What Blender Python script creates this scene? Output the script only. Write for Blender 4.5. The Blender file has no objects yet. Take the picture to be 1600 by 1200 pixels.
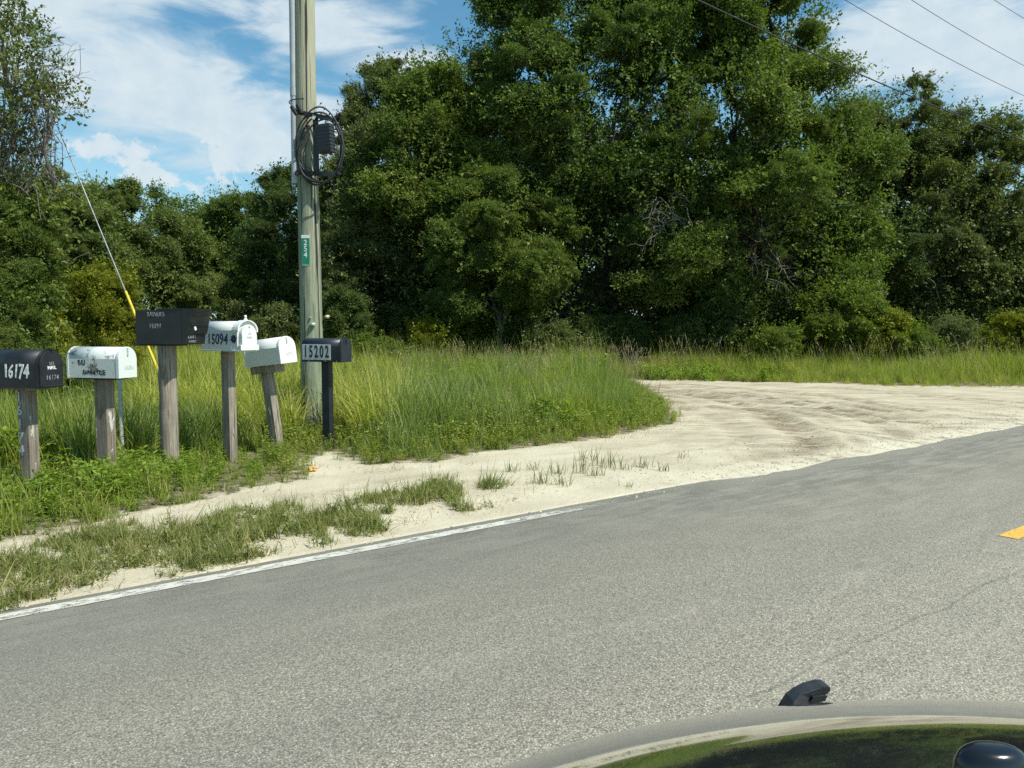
import bpy, bmesh, math, random
import numpy as np
from mathutils import Matrix, Vector, Euler

S = bpy.context.scene
COL = S.collection
rng = np.random.default_rng(7)
random.seed(7)
R = math.radians

# ------------------------------------------------------------------ camera
CAMH, PITCH, FPX = 1.55, math.atan(90 / 1200), 1200.0
cam = bpy.data.cameras.new('camera')
cam.lens = 27.0
cam.sensor_width = 36.0
cam.clip_start = 0.05
cam.clip_end = 3000
camo = bpy.data.objects.new('camera', cam)
COL.objects.link(camo)
camo.location = (0, 0, CAMH)
camo.rotation_euler = (math.pi / 2 - PITCH, 0, 0)
S.camera = camo

# ------------------------------------------------------------------ light
SUN_AZ, SUN_EL = R(-27), R(54)          # azimuth measured from +X, counter-clockwise
sun = bpy.data.lights.new('sun', 'SUN')
sun.energy = 4.6
sun.angle = R(0.55)
sun.color = (1.0, 0.965, 0.86)
suno = bpy.data.objects.new('sun', sun)
COL.objects.link(suno)
sd = Vector((math.cos(SUN_AZ) * math.cos(SUN_EL), math.sin(SUN_AZ) * math.cos(SUN_EL), math.sin(SUN_EL)))
suno.rotation_euler = sd.to_track_quat('Z', 'Y').to_euler()
suno.location = (0, 0, 30)

S.view_settings.view_transform = 'Standard'
S.view_settings.look = 'None'
S.view_settings.gamma = 1
S.view_settings.exposure = 0.35
S.view_settings.use_curve_mapping = False
S.cycles.max_bounces = 8
S.cycles.diffuse_bounces = 3
S.cycles.transmission_bounces = 4
S.cycles.transparent_max_bounces = 8
S.cycles.use_denoising = False

CIRRUS = [  # az(deg right of +Y), el(deg), half sizes, weight
    (-31, 20.5, 8, 3.2, 1.0), (-25, 15.5, 9, 3.6, .95), (-15, 14, 7, 2.6, .9), (-27, 11.5, 8, 1.6, .55),
    (-14, 19.8, 6, 1.6, .75), (-6.5, 18, 5, 1.2, .6),
    (29, 18, 8, 2.8, 1.0), (33, 14.5, 6, 2.5, .9), (22, 17.5, 5, 2.0, .6)]
CUMULUS = [(-19.2, 11.5, 2.6, 1.4, .8), (-27, 11.3, 3.0, 1.2, .7), (-17.0, 12.6, 1.8, 1.2, .8), (-25, 10, 1.6, 1.2, .7), (-21, 9.6, 3.6, 1.0, .55)]


def build_world():
    w = bpy.data.worlds.new('World')
    S.world = w
    w.use_nodes = True
    nt = w.node_tree
    N, L = nt.nodes, nt.links
    N.clear()

    def nd(t, **k):
        n = N.new(t)
        for a, b in k.items():
            setattr(n, a, b)
        return n

    def m(op, a, b=None, c=None, clamp=False):
        n = nd('ShaderNodeMath', operation=op, use_clamp=clamp)
        for i, v in enumerate((a, b, c)):
            if v is None:
                continue
            if isinstance(v, (int, float)):
                n.inputs[i].default_value = v
            else:
                L.new(v, n.inputs[i])
        return n.outputs[0]
    out = nd('ShaderNodeOutputWorld')
    sky = nd('ShaderNodeTexSky', sky_type='NISHITA')
    sky.sun_disc = False
    sky.sun_elevation = SUN_EL
    sky.sun_rotation = math.pi / 2 - SUN_AZ
    sky.air_density = 1.0
    sky.dust_density = 0.6
    sky.ozone_density = 2.2
    hsv = nd('ShaderNodeHueSaturation')
    hsv.inputs['Saturation'].default_value = 1.05
    L.new(sky.outputs[0], hsv.inputs['Color'])
    bg = nd('ShaderNodeBackground')
    bg.inputs[1].default_value = 0.105
    tin = nd('ShaderNodeMix', data_type='RGBA', blend_type='MULTIPLY')
    tin.inputs[0].default_value = 1
    tin.inputs[7].default_value = (.78, 1.17, 1.10, 1)
    L.new(hsv.outputs[0], tin.inputs[6])
    L.new(tin.outputs[2], bg.inputs[0])
    tc = nd('ShaderNodeTexCoord')
    sx = nd('ShaderNodeSeparateXYZ')
    L.new(tc.outputs['Generated'], sx.inputs[0])
    x, y, z = sx.outputs
    az = m('MULTIPLY', m('ARCTAN2', x, y), 57.2958)
    el = m('MULTIPLY', m('ARCSINE', z), 57.2958)
    cmb = nd('ShaderNodeCombineXYZ')
    L.new(m('MULTIPLY', az, 0.07), cmb.inputs[0])
    L.new(m('MULTIPLY', el, 0.22), cmb.inputs[1])
    n1 = nd('ShaderNodeTexNoise')
    n1.inputs['Scale'].default_value = 1.3
    n1.inputs['Detail'].default_value = 8
    n1.inputs['Roughness'].default_value = 0.56
    n1.inputs['Distortion'].default_value = 0.6
    L.new(cmb.outputs[0], n1.inputs['Vector'])
    cmb2 = nd('ShaderNodeCombineXYZ')
    L.new(m('MULTIPLY', az, 0.35), cmb2.inputs[0])
    L.new(m('MULTIPLY', el, 0.42), cmb2.inputs[1])
    n2 = nd('ShaderNodeTexNoise')
    n2.inputs['Scale'].default_value = 1.6
    n2.inputs['Detail'].default_value = 9
    n2.inputs['Roughness'].default_value = 0.6
    L.new(cmb2.outputs[0], n2.inputs['Vector'])

    def blobs(lst):
        tot = None
        for (a, e, ra, re, wt) in lst:
            da = m('DIVIDE', m('SUBTRACT', az, a), ra)
            de = m('DIVIDE', m('SUBTRACT', el, e), re)
            d2 = m('ADD', m('MULTIPLY', da, da), m('MULTIPLY', de, de))
            g = m('MULTIPLY', m('POWER', 2.718, m('MULTIPLY', d2, -0.8)), wt)
            tot = g if tot is None else m('MAXIMUM', tot, g)
        return tot
    bc = blobs(CIRRUS)
    bk = blobs(CUMULUS)
    c1 = m('MULTIPLY_ADD', n1.outputs[0], 3.8, m('MULTIPLY_ADD', bc, 1.35, -2.20))
    mr = nd('ShaderNodeMapRange', interpolation_type='SMOOTHSTEP')
    L.new(c1, mr.inputs[0])
    mr.inputs[1].default_value = -0.15
    mr.inputs[2].default_value = 0.75
    c2 = m('MULTIPLY_ADD', n2.outputs[0], 3.0, m('MULTIPLY_ADD', bk, 1.7, -2.05))
    mr2 = nd('ShaderNodeMapRange', interpolation_type='SMOOTHSTEP')
    L.new(c2, mr2.inputs[0])
    mr2.inputs[1].default_value = 0.0
    mr2.inputs[2].default_value = 0.5
    mask = m('MAXIMUM', m('MULTIPLY', mr.outputs[0], 0.93), m('MULTIPLY', mr2.outputs[0], 0.95))
    # pale air low down
    hz = nd('ShaderNodeMapRange', interpolation_type='SMOOTHSTEP')
    L.new(el, hz.inputs[0])
    hz.inputs[1].default_value = -2
    hz.inputs[2].default_value = 19
    hz.inputs[3].default_value = 0.60
    hz.inputs[4].default_value = 0.0
    mask = m('MAXIMUM', mask, hz.outputs[0])
    cr = nd('ShaderNodeMix', data_type='RGBA')
    L.new(n2.outputs[0], cr.inputs[0])
    cr.inputs[6].default_value = (0.55, 0.72, 0.86, 1)
    cr.inputs[7].default_value = (0.93, 1.0, 1.0, 1)
    bg2 = nd('ShaderNodeBackground')
    bg2.inputs[1].default_value = 0.72
    L.new(cr.outputs[2], bg2.inputs[0])
    mix = nd('ShaderNodeMixShader')
    L.new(mask, mix.inputs[0])
    L.new(bg.outputs[0], mix.inputs[1])
    L.new(bg2.outputs[0], mix.inputs[2])
    L.new(mix.outputs[0], out.inputs[0])


build_world()


# ------------------------------------------------------------------ geometry of the place
def ray(px, py):
    a, b = (px - 800) / FPX, -(py - 600) / FPX
    return a, math.cos(PITCH) + b * math.sin(PITCH), -math.sin(PITCH) + b * math.cos(PITCH)


def gp(px, py, z=0.0):
    a, dy, dz = ray(px, py)
    t = (z - CAMH) / dz
    return (a * t, dy * t)


def at(px, py, Y):
    a, dy, dz = ray(px, py)
    t = Y / dy
    return Vector((a * t, Y, CAMH + dz * t))


P0 = np.array([-2.73, 3.99])
U = np.array([0.8024, 0.5968])
NV = np.array([-0.5968, 0.8024])


def road_ab(x, y):
    dx, dy = x - P0[0], y - P0[1]
    return dx * U[0] + dy * U[1], dx * NV[0] + dy * NV[1]


def inpoly(x, y, poly):
    r = np.zeros(x.shape, bool)
    n = len(poly)
    for i in range(n):
        x1, y1 = poly[i]
        x2, y2 = poly[(i + 1) % n]
        c = ((y1 > y) != (y2 > y)) & (x < (x2 - x1) * (y - y1) / (y2 - y1 + 1e-12) + x1)
        r ^= c
    return r


def polydist(x, y, pl):
    d = np.full(x.shape, 1e9)
    for (x1, y1), (x2, y2) in zip(pl[:-1], pl[1:]):
        vx, vy = x2 - x1, y2 - y1
        t = np.clip(((x - x1) * vx + (y - y1) * vy) / (vx * vx + vy * vy + 1e-12), 0, 1)
        d = np.minimum(d, np.hypot(x - x1 - t * vx, y - y1 - t * vy))
    return d


_tab = np.random.default_rng(3).random((256, 256))


def vnoise(x, y):
    xi, yi = np.floor(x).astype(int), np.floor(y).astype(int)
    fx, fy = x - xi, y - yi
    fx, fy = fx * fx * (3 - 2 * fx), fy * fy * (3 - 2 * fy)
    a = _tab[xi % 256, yi % 256]
    b = _tab[(xi + 1) % 256, yi % 256]
    c = _tab[xi % 256, (yi + 1) % 256]
    d = _tab[(xi + 1) % 256, (yi + 1) % 256]
    return (a * (1 - fx) + b * fx) * (1 - fy) + (c * (1 - fx) + d * fx) * fy


def fbm(x, y, o=4):
    s, a, t = 0, 1, 0
    for i in range(o):
        s = s + a * vnoise(x * 2 ** i + 17.3 * i, y * 2 ** i + 9.1 * i)
        t += a
        a *= .5
    return s / t


# ------------------------------------------------------------------ helpers
def tag(o, label=None, cat=None, group=None, kind=None):
    if label:
        o['label'] = label
    if cat:
        o['category'] = cat
    if group:
        o['group'] = group
    if kind:
        o['kind'] = kind
    return o


def link(name, data, parent=None):
    o = bpy.data.objects.new(name, data)
    COL.objects.link(o)
    if parent:
        o.parent = parent
    return o


def empty(name, loc=(0, 0, 0), rz=0):
    o = link(name, None)
    o.empty_display_size = .1
    o.location = loc
    o.rotation_euler = (0, 0, rz)
    return o


def mesh_np(name, V, F, mat=None, attrs=None, smooth=False):
    me = bpy.data.meshes.new(name)
    V = np.asarray(V, np.float32)
    F = np.asarray(F, np.int32)
    k = F.shape[1]
    me.vertices.add(len(V))
    me.vertices.foreach_set('co', V.ravel())
    me.loops.add(F.size)
    me.loops.foreach_set('vertex_index', F.ravel())
    me.polygons.add(len(F))
    me.polygons.foreach_set('loop_start', np.arange(0, F.size, k, dtype=np.int32))
    me.polygons.foreach_set('loop_total', np.full(len(F), k, np.int32))
    if smooth:
        me.polygons.foreach_set('use_smooth', np.ones(len(F), bool))
    if attrs:
        for nm, (dom, arr) in attrs.items():
            at_ = me.attributes.new(nm, 'FLOAT', dom)
            at_.data.foreach_set('value', np.asarray(arr, np.float32))
    me.update()
    me.validate()
    if mat:
        me.materials.append(mat)
    return me


def bm_obj(name, bm, mat, parent=None, smooth=False):
    me = bpy.data.meshes.new(name)
    bmesh.ops.recalc_face_normals(bm, faces=bm.faces)
    if smooth:
        for f in bm.faces:
            f.smooth = True
    bm.to_mesh(me)
    bm.free()
    me.materials.append(mat)
    return link(name, me, parent)


def add_box(bm, c, s, rot=None, bevel=0):
    r = bmesh.ops.create_cube(bm, size=1)
    vs = r['verts']
    bmesh.ops.scale(bm, vec=s, verts=vs)
    if bevel:
        es = list({e for v in vs for e in v.link_edges})
        rb = bmesh.ops.bevel(bm, geom=es, offset=bevel, segments=2, affect='EDGES', profile=.6)
        vs = list({v for f in rb['faces'] for v in f.verts} | {v for v in vs if v.is_valid})
    if rot is not None:
        bmesh.ops.rotate(bm, cent=(0, 0, 0), matrix=rot, verts=vs)
    bmesh.ops.translate(bm, vec=c, verts=vs)
    return vs


def tube_np(pts, rad, seg=6, closed=False):
    pts = np.asarray(pts, float)
    n = len(pts)
    rad = np.broadcast_to(np.asarray(rad, float), (n,))
    V, F = [], []
    for i in range(n):
        if closed:
            t = pts[(i + 1) % n] - pts[i - 1]
        else:
            t = pts[min(i + 1, n - 1)] - pts[max(i - 1, 0)]
        t = t / (np.linalg.norm(t) + 1e-9)
        ref = np.array([0, 0, 1.]) if abs(t[2]) < .9 else np.array([1., 0, 0])
        a = np.cross(t, ref)
        a /= np.linalg.norm(a)
        b = np.cross(t, a)
        for k in range(seg):
            an = 2 * math.pi * k / seg
            V.append(pts[i] + rad[i] * (math.cos(an) * a + math.sin(an) * b))
    for i in range(n if closed else n - 1):
        j = (i + 1) % n
        for k in range(seg):
            k2 = (k + 1) % seg
            F.append((i * seg + k, i * seg + k2, j * seg + k2, j * seg + k))
    return np.array(V), np.array(F, int)


def tubes(name, lst, mat, parent=None, seg=6, closed=False):
    V, F, o = [], [], 0
    for pts, rad in lst:
        v, f = tube_np(pts, rad, seg, closed)
        V.append(v)
        F.append(f + o)
        o += len(v)
    me = mesh_np(name, np.concatenate(V), np.concatenate(F), mat, smooth=True)
    return link(name, me, parent)


# ------------------------------------------------------------------ materials
class NT:
    def __init__(s, name):
        s.m = bpy.data.materials.new(name)
        s.m.use_nodes = True
        s.nt = s.m.node_tree
        s.N, s.L = s.nt.nodes, s.nt.links
        s.b = s.N['Principled BSDF']
        s.out = s.N['Material Output']

    def nd(s, t, **k):
        n = s.N.new(t)
        for a, b in k.items():
            setattr(n, a, b)
        return n

    def put(s, sock, v):
        if hasattr(v, 'is_output'):
            s.L.new(v, sock)
        elif isinstance(v, (tuple, list)) and len(v) == 3 and sock.type == 'RGBA':
            sock.default_value = (*v, 1)
        else:
            sock.default_value = v

    def coord(s, which='Object'):
        return s.nd('ShaderNodeTexCoord').outputs[which]

    def mapping(s, v, scale=(1, 1, 1), loc=(0, 0, 0)):
        n = s.nd('ShaderNodeMapping')
        s.L.new(v, n.inputs[0])
        n.inputs['Scale'].default_value = scale
        n.inputs['Location'].default_value = loc
        return n.outputs[0]

    def noise(s, v, scale, detail=4, rough=.55, dist=0):
        n = s.nd('ShaderNodeTexNoise')
        s.L.new(v, n.inputs['Vector'])
        n.inputs['Scale'].default_value = scale
        n.inputs['Detail'].default_value = detail
        n.inputs['Roughness'].default_value = rough
        n.inputs['Distortion'].default_value = dist
        return n.outputs[0]

    def voro(s, v, scale, out=0, feature='F1'):
        n = s.nd('ShaderNodeTexVoronoi', feature=feature)
        s.L.new(v, n.inputs['Vector'])
        n.inputs['Scale'].default_value = scale
        return n.outputs[out]

    def math(s, op, a, b=None, c=None, clamp=False):
        n = s.nd('ShaderNodeMath', operation=op, use_clamp=clamp)
        for i, v in enumerate((a, b, c)):
            if v is not None:
                s.put(n.inputs[i], v)
        return n.outputs[0]

    def rng(s, v, a, b, c=0., d=1., smooth=True):
        n = s.nd('ShaderNodeMapRange', interpolation_type='SMOOTHSTEP' if smooth else 'LINEAR')
        for i, q in enumerate((v, a, b, c, d)):
            s.put(n.inputs[i], q)
        return n.outputs[0]

    def mix(s, f, a, b, blend='MIX'):
        n = s.nd('ShaderNodeMix', data_type='RGBA', blend_type=blend)
        s.put(n.inputs[0], f)
        s.put(n.inputs[6], a)
        s.put(n.inputs[7], b)
        return n.outputs[2]

    def attr(s, name, typ='GEOMETRY'):
        n = s.nd('ShaderNodeAttribute', attribute_name=name, attribute_type=typ)
        return n.outputs['Fac']

    def set(s, **k):
        for a, v in k.items():
            s.put(s.b.inputs[a.replace('_', ' ')], v)

    def bump(s, h, strength=.3, dist=.01):
        n = s.nd('ShaderNodeBump')
        n.inputs['Strength'].default_value = strength
        n.inputs['Distance'].default_value = dist
        s.L.new(h, n.inputs['Height'])
        s.L.new(n.outputs[0], s.b.inputs['Normal'])


def m_plain(name, col, rough=.5, metal=0., var=.25, scale=12, bump=.1):
    t = NT(name)
    c = t.coord()
    n = t.noise(c, scale, 6)
    t.set(Base_Color=t.mix(t.rng(n, .3, .7), tuple(x * (1 - var) for x in col), tuple(min(1, x * (1 + var)) for x in col)),
          Roughness=rough, Metallic=metal)
    if bump:
        t.bump(t.noise(c, scale * 6, 4), bump, .002)
    return t.m


def m_wood(name, c1, c2, stain=None, grain=26, bump=.5):
    t = NT(name)
    c = t.coord()
    g = t.noise(t.mapping(c, (grain, grain, 1.4)), 3.0, 8, .65, .4)
    g2 = t.noise(c, 5, 5)
    col = t.mix(t.rng(g, .35, .68), c1, c2)
    col = t.mix(t.rng(g2, .45, .75, 0, .5), col, tuple(x * .55 for x in c1))
    crack = t.rng(t.noise(t.mapping(c, (34, 34, .6)), 2.2, 3), .40, .36)
    col = t.mix(t.math('MULTIPLY', crack, .7), col, (.03, .025, .02))
    if stain:
        s_ = t.rng(t.noise(t.mapping(c, (5, 5, 2.0)), 2.0, 4), .58, .62)
        col = t.mix(t.math('MULTIPLY', s_, .8), col, stain)
    t.set(Base_Color=col, Roughness=.85)
    t.bump(t.math('SUBTRACT', g, t.math('MULTIPLY', crack, .8)), bump, .006)
    return t.m


def m_leaf(name, ca, cb, cy, trans=.3, gloss=.14):
    """ca/cb two greens, cy colour of fresh or yellowing leaves"""
    t = NT(name)
    a = t.attr('tint')
    oi = t.nd('ShaderNodeObjectInfo')
    a = t.math('ADD', a, t.math('MULTIPLY', t.math('SUBTRACT', oi.outputs['Random'], .5), .16))
    col = t.mix(t.rng(a, 0, .8), ca, cb)
    col = t.mix(t.rng(a, .86, .97), col, cy)
    d = t.nd('ShaderNodeBsdfPrincipled')
    t.put(d.inputs['Base Color'], col)
    d.inputs['Roughness'].default_value = .5
    d.inputs['Specular IOR Level'].default_value = gloss
    tr = t.nd('ShaderNodeBsdfTranslucent')
    t.put(tr.inputs[0], t.mix(1.0, col, (1.0, 1.25, .35), 'MULTIPLY'))
    mx = t.nd('ShaderNodeMixShader')
    mx.inputs[0].default_value = trans
    t.L.new(d.outputs[0], mx.inputs[1])
    t.L.new(tr.outputs[0], mx.inputs[2])
    t.N.remove(t.b)
    t.L.new(mx.outputs[0], t.out.inputs[0])
    return t.m


def m_grass(name, ca, cb, cdry, trans=.35):
    """per blade tint + per tuft 'zone' (0 = green, 1 = straw yellow)"""
    t = NT(name)
    a = t.attr('tint')
    z = t.attr('zone', 'INSTANCER')
    col = t.mix(a, ca, cb)
    f = t.math('ADD', t.math('MULTIPLY', z, .9), t.math('MULTIPLY', t.math('SUBTRACT', a, .5), .5), clamp=True)
    col = t.mix(f, col, cdry)
    d = t.nd('ShaderNodeBsdfPrincipled')
    t.put(d.inputs['Base Color'], col)
    d.inputs['Roughness'].default_value = .5
    d.inputs['Specular IOR Level'].default_value = .3
    tr = t.nd('ShaderNodeBsdfTranslucent')
    t.put(tr.inputs[0], t.mix(1.0, col, (1.05, 1.2, .5), 'MULTIPLY'))
    mx = t.nd('ShaderNodeMixShader')
    mx.inputs[0].default_value = trans
    t.L.new(d.outputs[0], mx.inputs[1])
    t.L.new(tr.outputs[0], mx.inputs[2])
    t.N.remove(t.b)
    t.L.new(mx.outputs[0], t.out.inputs[0])
    return t.m


M = {}


def materials():
    # asphalt: object coordinates = (along road, away from the line)
    t = NT('chip_seal_asphalt')
    c = t.coord()
    sx = t.nd('ShaderNodeSeparateXYZ')
    t.L.new(c, sx.inputs[0])
    A, Sv = sx.outputs[0], sx.outputs[1]
    v1 = t.voro(c, 140, 1)
    sv = t.nd('ShaderNodeSeparateColor')
    t.L.new(v1, sv.inputs[0])
    stone = sv.outputs[0]
    d1 = t.voro(c, 140, 0)
    col = t.mix(t.rng(stone, 0, 1, smooth=False), (.195, .180, .142), (.36, .335, .264))
    pale = t.rng(sv.outputs[1], .93, .96)
    col = t.mix(t.math('MULTIPLY', pale, .6), col, (.58, .57, .50))
    dark = t.rng(sv.outputs[2], .80, .86)
    col = t.mix(t.math('MULTIPLY', dark, .6), col, (.055, .056, .056))
    col = t.mix(t.rng(d1, .42, .75, 0, .55), col, (.035, .035, .033))
    wide = t.noise(t.mapping(c, (.35, 1.2, 1)), 1.0, 6)
    col = t.mix(t.rng(wide, .3, .7, 0, .35), col, t.mix(1.0, col, (1.35, 1.33, 1.28), 'MULTIPLY'))
    # wheel paths a bit darker
    wp = t.math('ABSOLUTE', t.math('SUBTRACT', t.math('ABSOLUTE', t.math('ADD', Sv, 1.35)), .8))
    col = t.mix(t.rng(wp, .45, .05, 0, .16), col, (.13, .13, .125))
    # dust: close to the edge, thicker by the dirt road mouth
    st = t.noise(t.mapping(c, (1.0, 6, 1)), 1.3, 7, .62, .6)
    blot = t.noise(c, 2.2, 7, .65)
    edge = t.rng(Sv, -1.1, .35)
    mouth = t.math('MULTIPLY', t.rng(A, 2.5, 7), t.rng(Sv, -2.6, .1))
    amt = t.math('ADD', t.math('MULTIPLY', edge, .8), t.math('MULTIPLY', mouth, .75), clamp=True)
    stn = t.math('MULTIPLY', amt, t.rng(t.math('ADD', t.math('MULTIPLY', st, .6), t.math('MULTIPLY', blot, .4)), .40, .64))
    drift = t.math('MULTIPLY', t.rng(Sv, -.12, .28), t.rng(blot, .30, .55))
    lip = t.math('MULTIPLY', t.math('MULTIPLY', t.rng(A, 5.0, 6.4), t.rng(Sv, -.50, -.06)), t.rng(t.math('ADD', t.math('MULTIPLY', st, .5), t.math('MULTIPLY', blot, .5)), .34, .46))
    drift = t.math('MAXIMUM', drift, lip)
    stn = t.math('MAXIMUM', stn, t.math('MULTIPLY', drift, .9))
    faint = t.math('MULTIPLY', t.rng(t.noise(t.mapping(c, (.4, 3.4, 1)), 1.1, 7, .62, 1.0), .52, .72), .16)
    stn = t.math('MAXIMUM', stn, faint)
    grit = t.rng(t.noise(c, 160, 2), .35, .6, .45, 1)
    col = t.mix(t.math('MULTIPLY', stn, grit), col, (.56, .515, .40))
    col = t.mix(t.math('MULTIPLY', t.rng(Sv, -2.6, .1), .34), col, (.44, .41, .33))  # dust, plus lightening painted into the colour to offset dark shading towards the edge
    # longitudinal construction seam and its branches
    wob = t.math('MULTIPLY', t.math('SUBTRACT', t.noise(t.mapping(c, (.9, 0, 0)), 1.5, 6), .5), .22)
    sd_ = t.math('ABSOLUTE', t.math('ADD', t.math('ADD', Sv, 2.92), wob))
    seam = t.math('MULTIPLY', t.rng(sd_, .016, .004), t.rng(t.noise(t.mapping(c, (2, 1, 1)), 2, 3), .35, .5))
    seam = t.math('MULTIPLY', seam, t.rng(A, .8, 2.2))
    col = t.mix(t.math('MULTIPLY', seam, .25), col, (.03, .03, .03))
    t.set(Base_Color=col, Roughness=.82)
    t.b.inputs['Specular IOR Level'].default_value = .35
    hgt = t.math('ADD', t.math('MULTIPLY', t.rng(d1, 0, .7, 1, 0), 1.0), t.math('MULTIPLY', stone, .5))
    t.bump(t.math('SUBTRACT', hgt, t.math('MULTIPLY', seam, 3)), .45, .003)
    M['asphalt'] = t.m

    def paint(name, base, wear):
        t = NT(name)
        c = t.coord()
        n = t.noise(t.mapping(c, (1, 2.5, 1)), 9, 8, .7)
        d1 = t.voro(c, 95, 0)
        col = t.mix(t.rng(t.noise(c, 30, 5), .3, .7), base, tuple(x * .78 for x in base))
        t.set(Base_Color=col, Roughness=.7)
        t.bump(t.rng(d1, 0, .7, 1, 0), .5, .002)
        sx = t.nd('ShaderNodeSeparateXYZ')
        t.L.new(c, sx.inputs[0])
        a = t.math('ADD', n, t.math('MULTIPLY', t.rng(d1, .3, .7, 0, 1), .13))
        # ragged inner edge of the stripe
        a = t.math('ADD', a, t.math('MULTIPLY', t.rng(sx.outputs[1], -.045, -.075), wear[1]))
        a = t.math('ADD', a, t.math('MULTIPLY', t.rng(sx.outputs[0], 3.3, 5.4), wear[2]))
        keep = t.rng(a, wear[0], wear[0] + .05, 1, 0)
        tr = t.nd('ShaderNodeBsdfTransparent')
        mx = t.nd('ShaderNodeMixShader')
        t.L.new(keep, mx.inputs[0])
        t.L.new(tr.outputs[0], mx.inputs[1])
        t.L.new(t.b.outputs[0], mx.inputs[2])
        t.L.new(mx.outputs[0], t.out.inputs[0])
        return t.m
    M['white_line'] = paint('worn_white_road_paint', (.60, .585, .51), (.615, .17, .35))
    M['yellow_line'] = paint('worn_yellow_road_paint', (.75, .42, .07), (.72, 0, 0))

    # sand / soil terrain, attributes track, soil
    t = NT('pale_sand_and_soil')
    c = t.coord()
    n = t.noise(c, 1.2, 8, .6)
    fine = t.noise(c, 70, 4, .7)
    sand = t.mix(t.rng(n, .3, .7), (.44, .395, .285), (.57, .525, .395))
    sand = t.mix(t.rng(fine, .35, .65, 0, .25), sand, (.45, .38, .27))
    peb = t.rng(t.voro(c, 60, 0), .16, .10)
    pm = t.rng(t.noise(c, 3, 3), .48, .62)
    sand = t.mix(t.math('MULTIPLY', t.math('MULTIPLY', peb, pm), .6), sand, (.30, .24, .17))
    trk = t.attr('track')
    rm = t.nd('ShaderNodeMapping')
    t.L.new(c, rm.inputs[0])
    rm.inputs['Rotation'].default_value = (0, 0, .60)
    wv = rm.outputs[0]
    tn = t.noise(t.mapping(wv, (1.0, 9, 1)), 2.4, 6, .68)
    sxx = t.nd('ShaderNodeSeparateXYZ')
    t.L.new(c, sxx.inputs[0])
    drv = t.math('MULTIPLY', t.rng(sxx.outputs[0], 6, 9), t.rng(sxx.outputs[1], .4, 1.6))
    strk = t.rng(t.noise(t.mapping(wv, (.28, 3.2, 1), (3, 1, 0)), 2.6, 8, .66, .35), .47, .60)
    sand = t.mix(t.math('MULTIPLY', t.math('MULTIPLY', strk, drv), .55), sand, (.27, .215, .14))
    tr_ = t.math('MULTIPLY', trk, t.rng(tn, .34, .56, .12, 1))
    sand = t.mix(t.math('MULTIPLY', tr_, .95), sand, (.15, .11, .065))
    sx = t.nd('ShaderNodeSeparateXYZ')
    t.L.new(c, sx.inputs[0])
    loose = t.math('MULTIPLY', t.rng(sx.outputs[1], .55, .12), t.rng(sx.outputs[0], 4.2, 6))
    loose = t.math('MULTIPLY', loose, t.rng(t.noise(c, 5, 5), .35, .55))
    sand = t.mix(t.math('MULTIPLY', loose, .7), sand, (.60, .56, .43))
    soil = t.mix(t.rng(t.noise(c, 9, 6), .35, .65), (.10, .085, .05), (.24, .20, .13))
    so = t.math('ADD', t.attr('soil'), t.math('MULTIPLY', t.math('SUBTRACT', t.noise(c, 6, 6, .7), .5), 1.1))
    col = t.mix(t.rng(so, .35, .65), sand, soil)
    t.set(Base_Color=col, Roughness=.95)
    t.b.inputs['Specular IOR Level'].default_value = .15
    clod = t.noise(c, 22, 6, .65)
    t.bump(t.math('ADD', clod, t.math('MULTIPLY', fine, .35)), .75, .018)
    M['sand'] = t.m

    t = NT('grassy_ground')
    c = t.coord()
    t.set(Base_Color=t.mix(t.rng(t.noise(c, .6, 8), .35, .65), (.055, .075, .02), (.13, .13, .05)), Roughness=.95)
    t.bump(t.noise(c, 6, 6), .8, .05)
    M['ground'] = t.m

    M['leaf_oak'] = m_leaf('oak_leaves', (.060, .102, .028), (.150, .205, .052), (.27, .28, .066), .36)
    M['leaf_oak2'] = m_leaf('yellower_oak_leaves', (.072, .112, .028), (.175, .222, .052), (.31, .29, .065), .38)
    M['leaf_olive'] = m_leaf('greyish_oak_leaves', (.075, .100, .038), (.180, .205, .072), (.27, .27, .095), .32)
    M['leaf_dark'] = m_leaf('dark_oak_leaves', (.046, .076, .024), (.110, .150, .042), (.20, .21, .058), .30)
    M['leaf_left'] = m_leaf('soft_green_leaves', (.085, .118, .038), (.190, .230, .066), (.28, .29, .085), .36)
    M['leaf_fresh'] = m_leaf('fresh_shrub_leaves', (.095, .145, .026), (.185, .230, .040), (.32, .32, .06), .38)
    M['leaf_yellow'] = m_leaf('yellow_green_shrub_leaves', (.125, .150, .016), (.250, .255, .028), (.38, .35, .05), .38)
    M['bark'] = m_wood('grey_brown_bark', (.055, .045, .035), (.13, .11, .09), grain=9, bump=.8)
    M['twig'] = m_wood('pale_dead_twigs', (.16, .14, .12), (.28, .25, .215), grain=20, bump=.3)
    M['grass'] = m_grass('grass_blades', (.170, .235, .034), (.310, .385, .066), (.54, .49, .15), .50)
    M['grass_blue'] = m_grass('blue_green_grass', (.150, .220, .055), (.265, .345, .100), (.48, .44, .18), .50)
    M['grass_tall'] = m_grass('tall_yellow_green_grass', (.28, .340, .045), (.48, .50, .085), (.68, .60, .20), .52)
    M['weed'] = m_grass('broadleaf_weeds', (.150, .240, .028), (.270, .375, .050), (.38, .38, .09), .45)
    M['verge'] = m_grass('verge_grass_blades', (.115, .160, .034), (.230, .275, .070), (.44, .38, .17), .40)
    M['dry'] = m_grass('dry_seed_stalks', (.30, .24, .13), (.44, .36, .21), (.40, .32, .19), .2)

    # utility pole: green treated wood
    t = NT('treated_pole_wood')
    c = t.coord()
    g = t.noise(t.mapping(c, (14, 14, .8)), 3, 9, .7, .5)
    g2 = t.noise(t.mapping(c, (3, 3, .25)), 2.2, 4)
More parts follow.
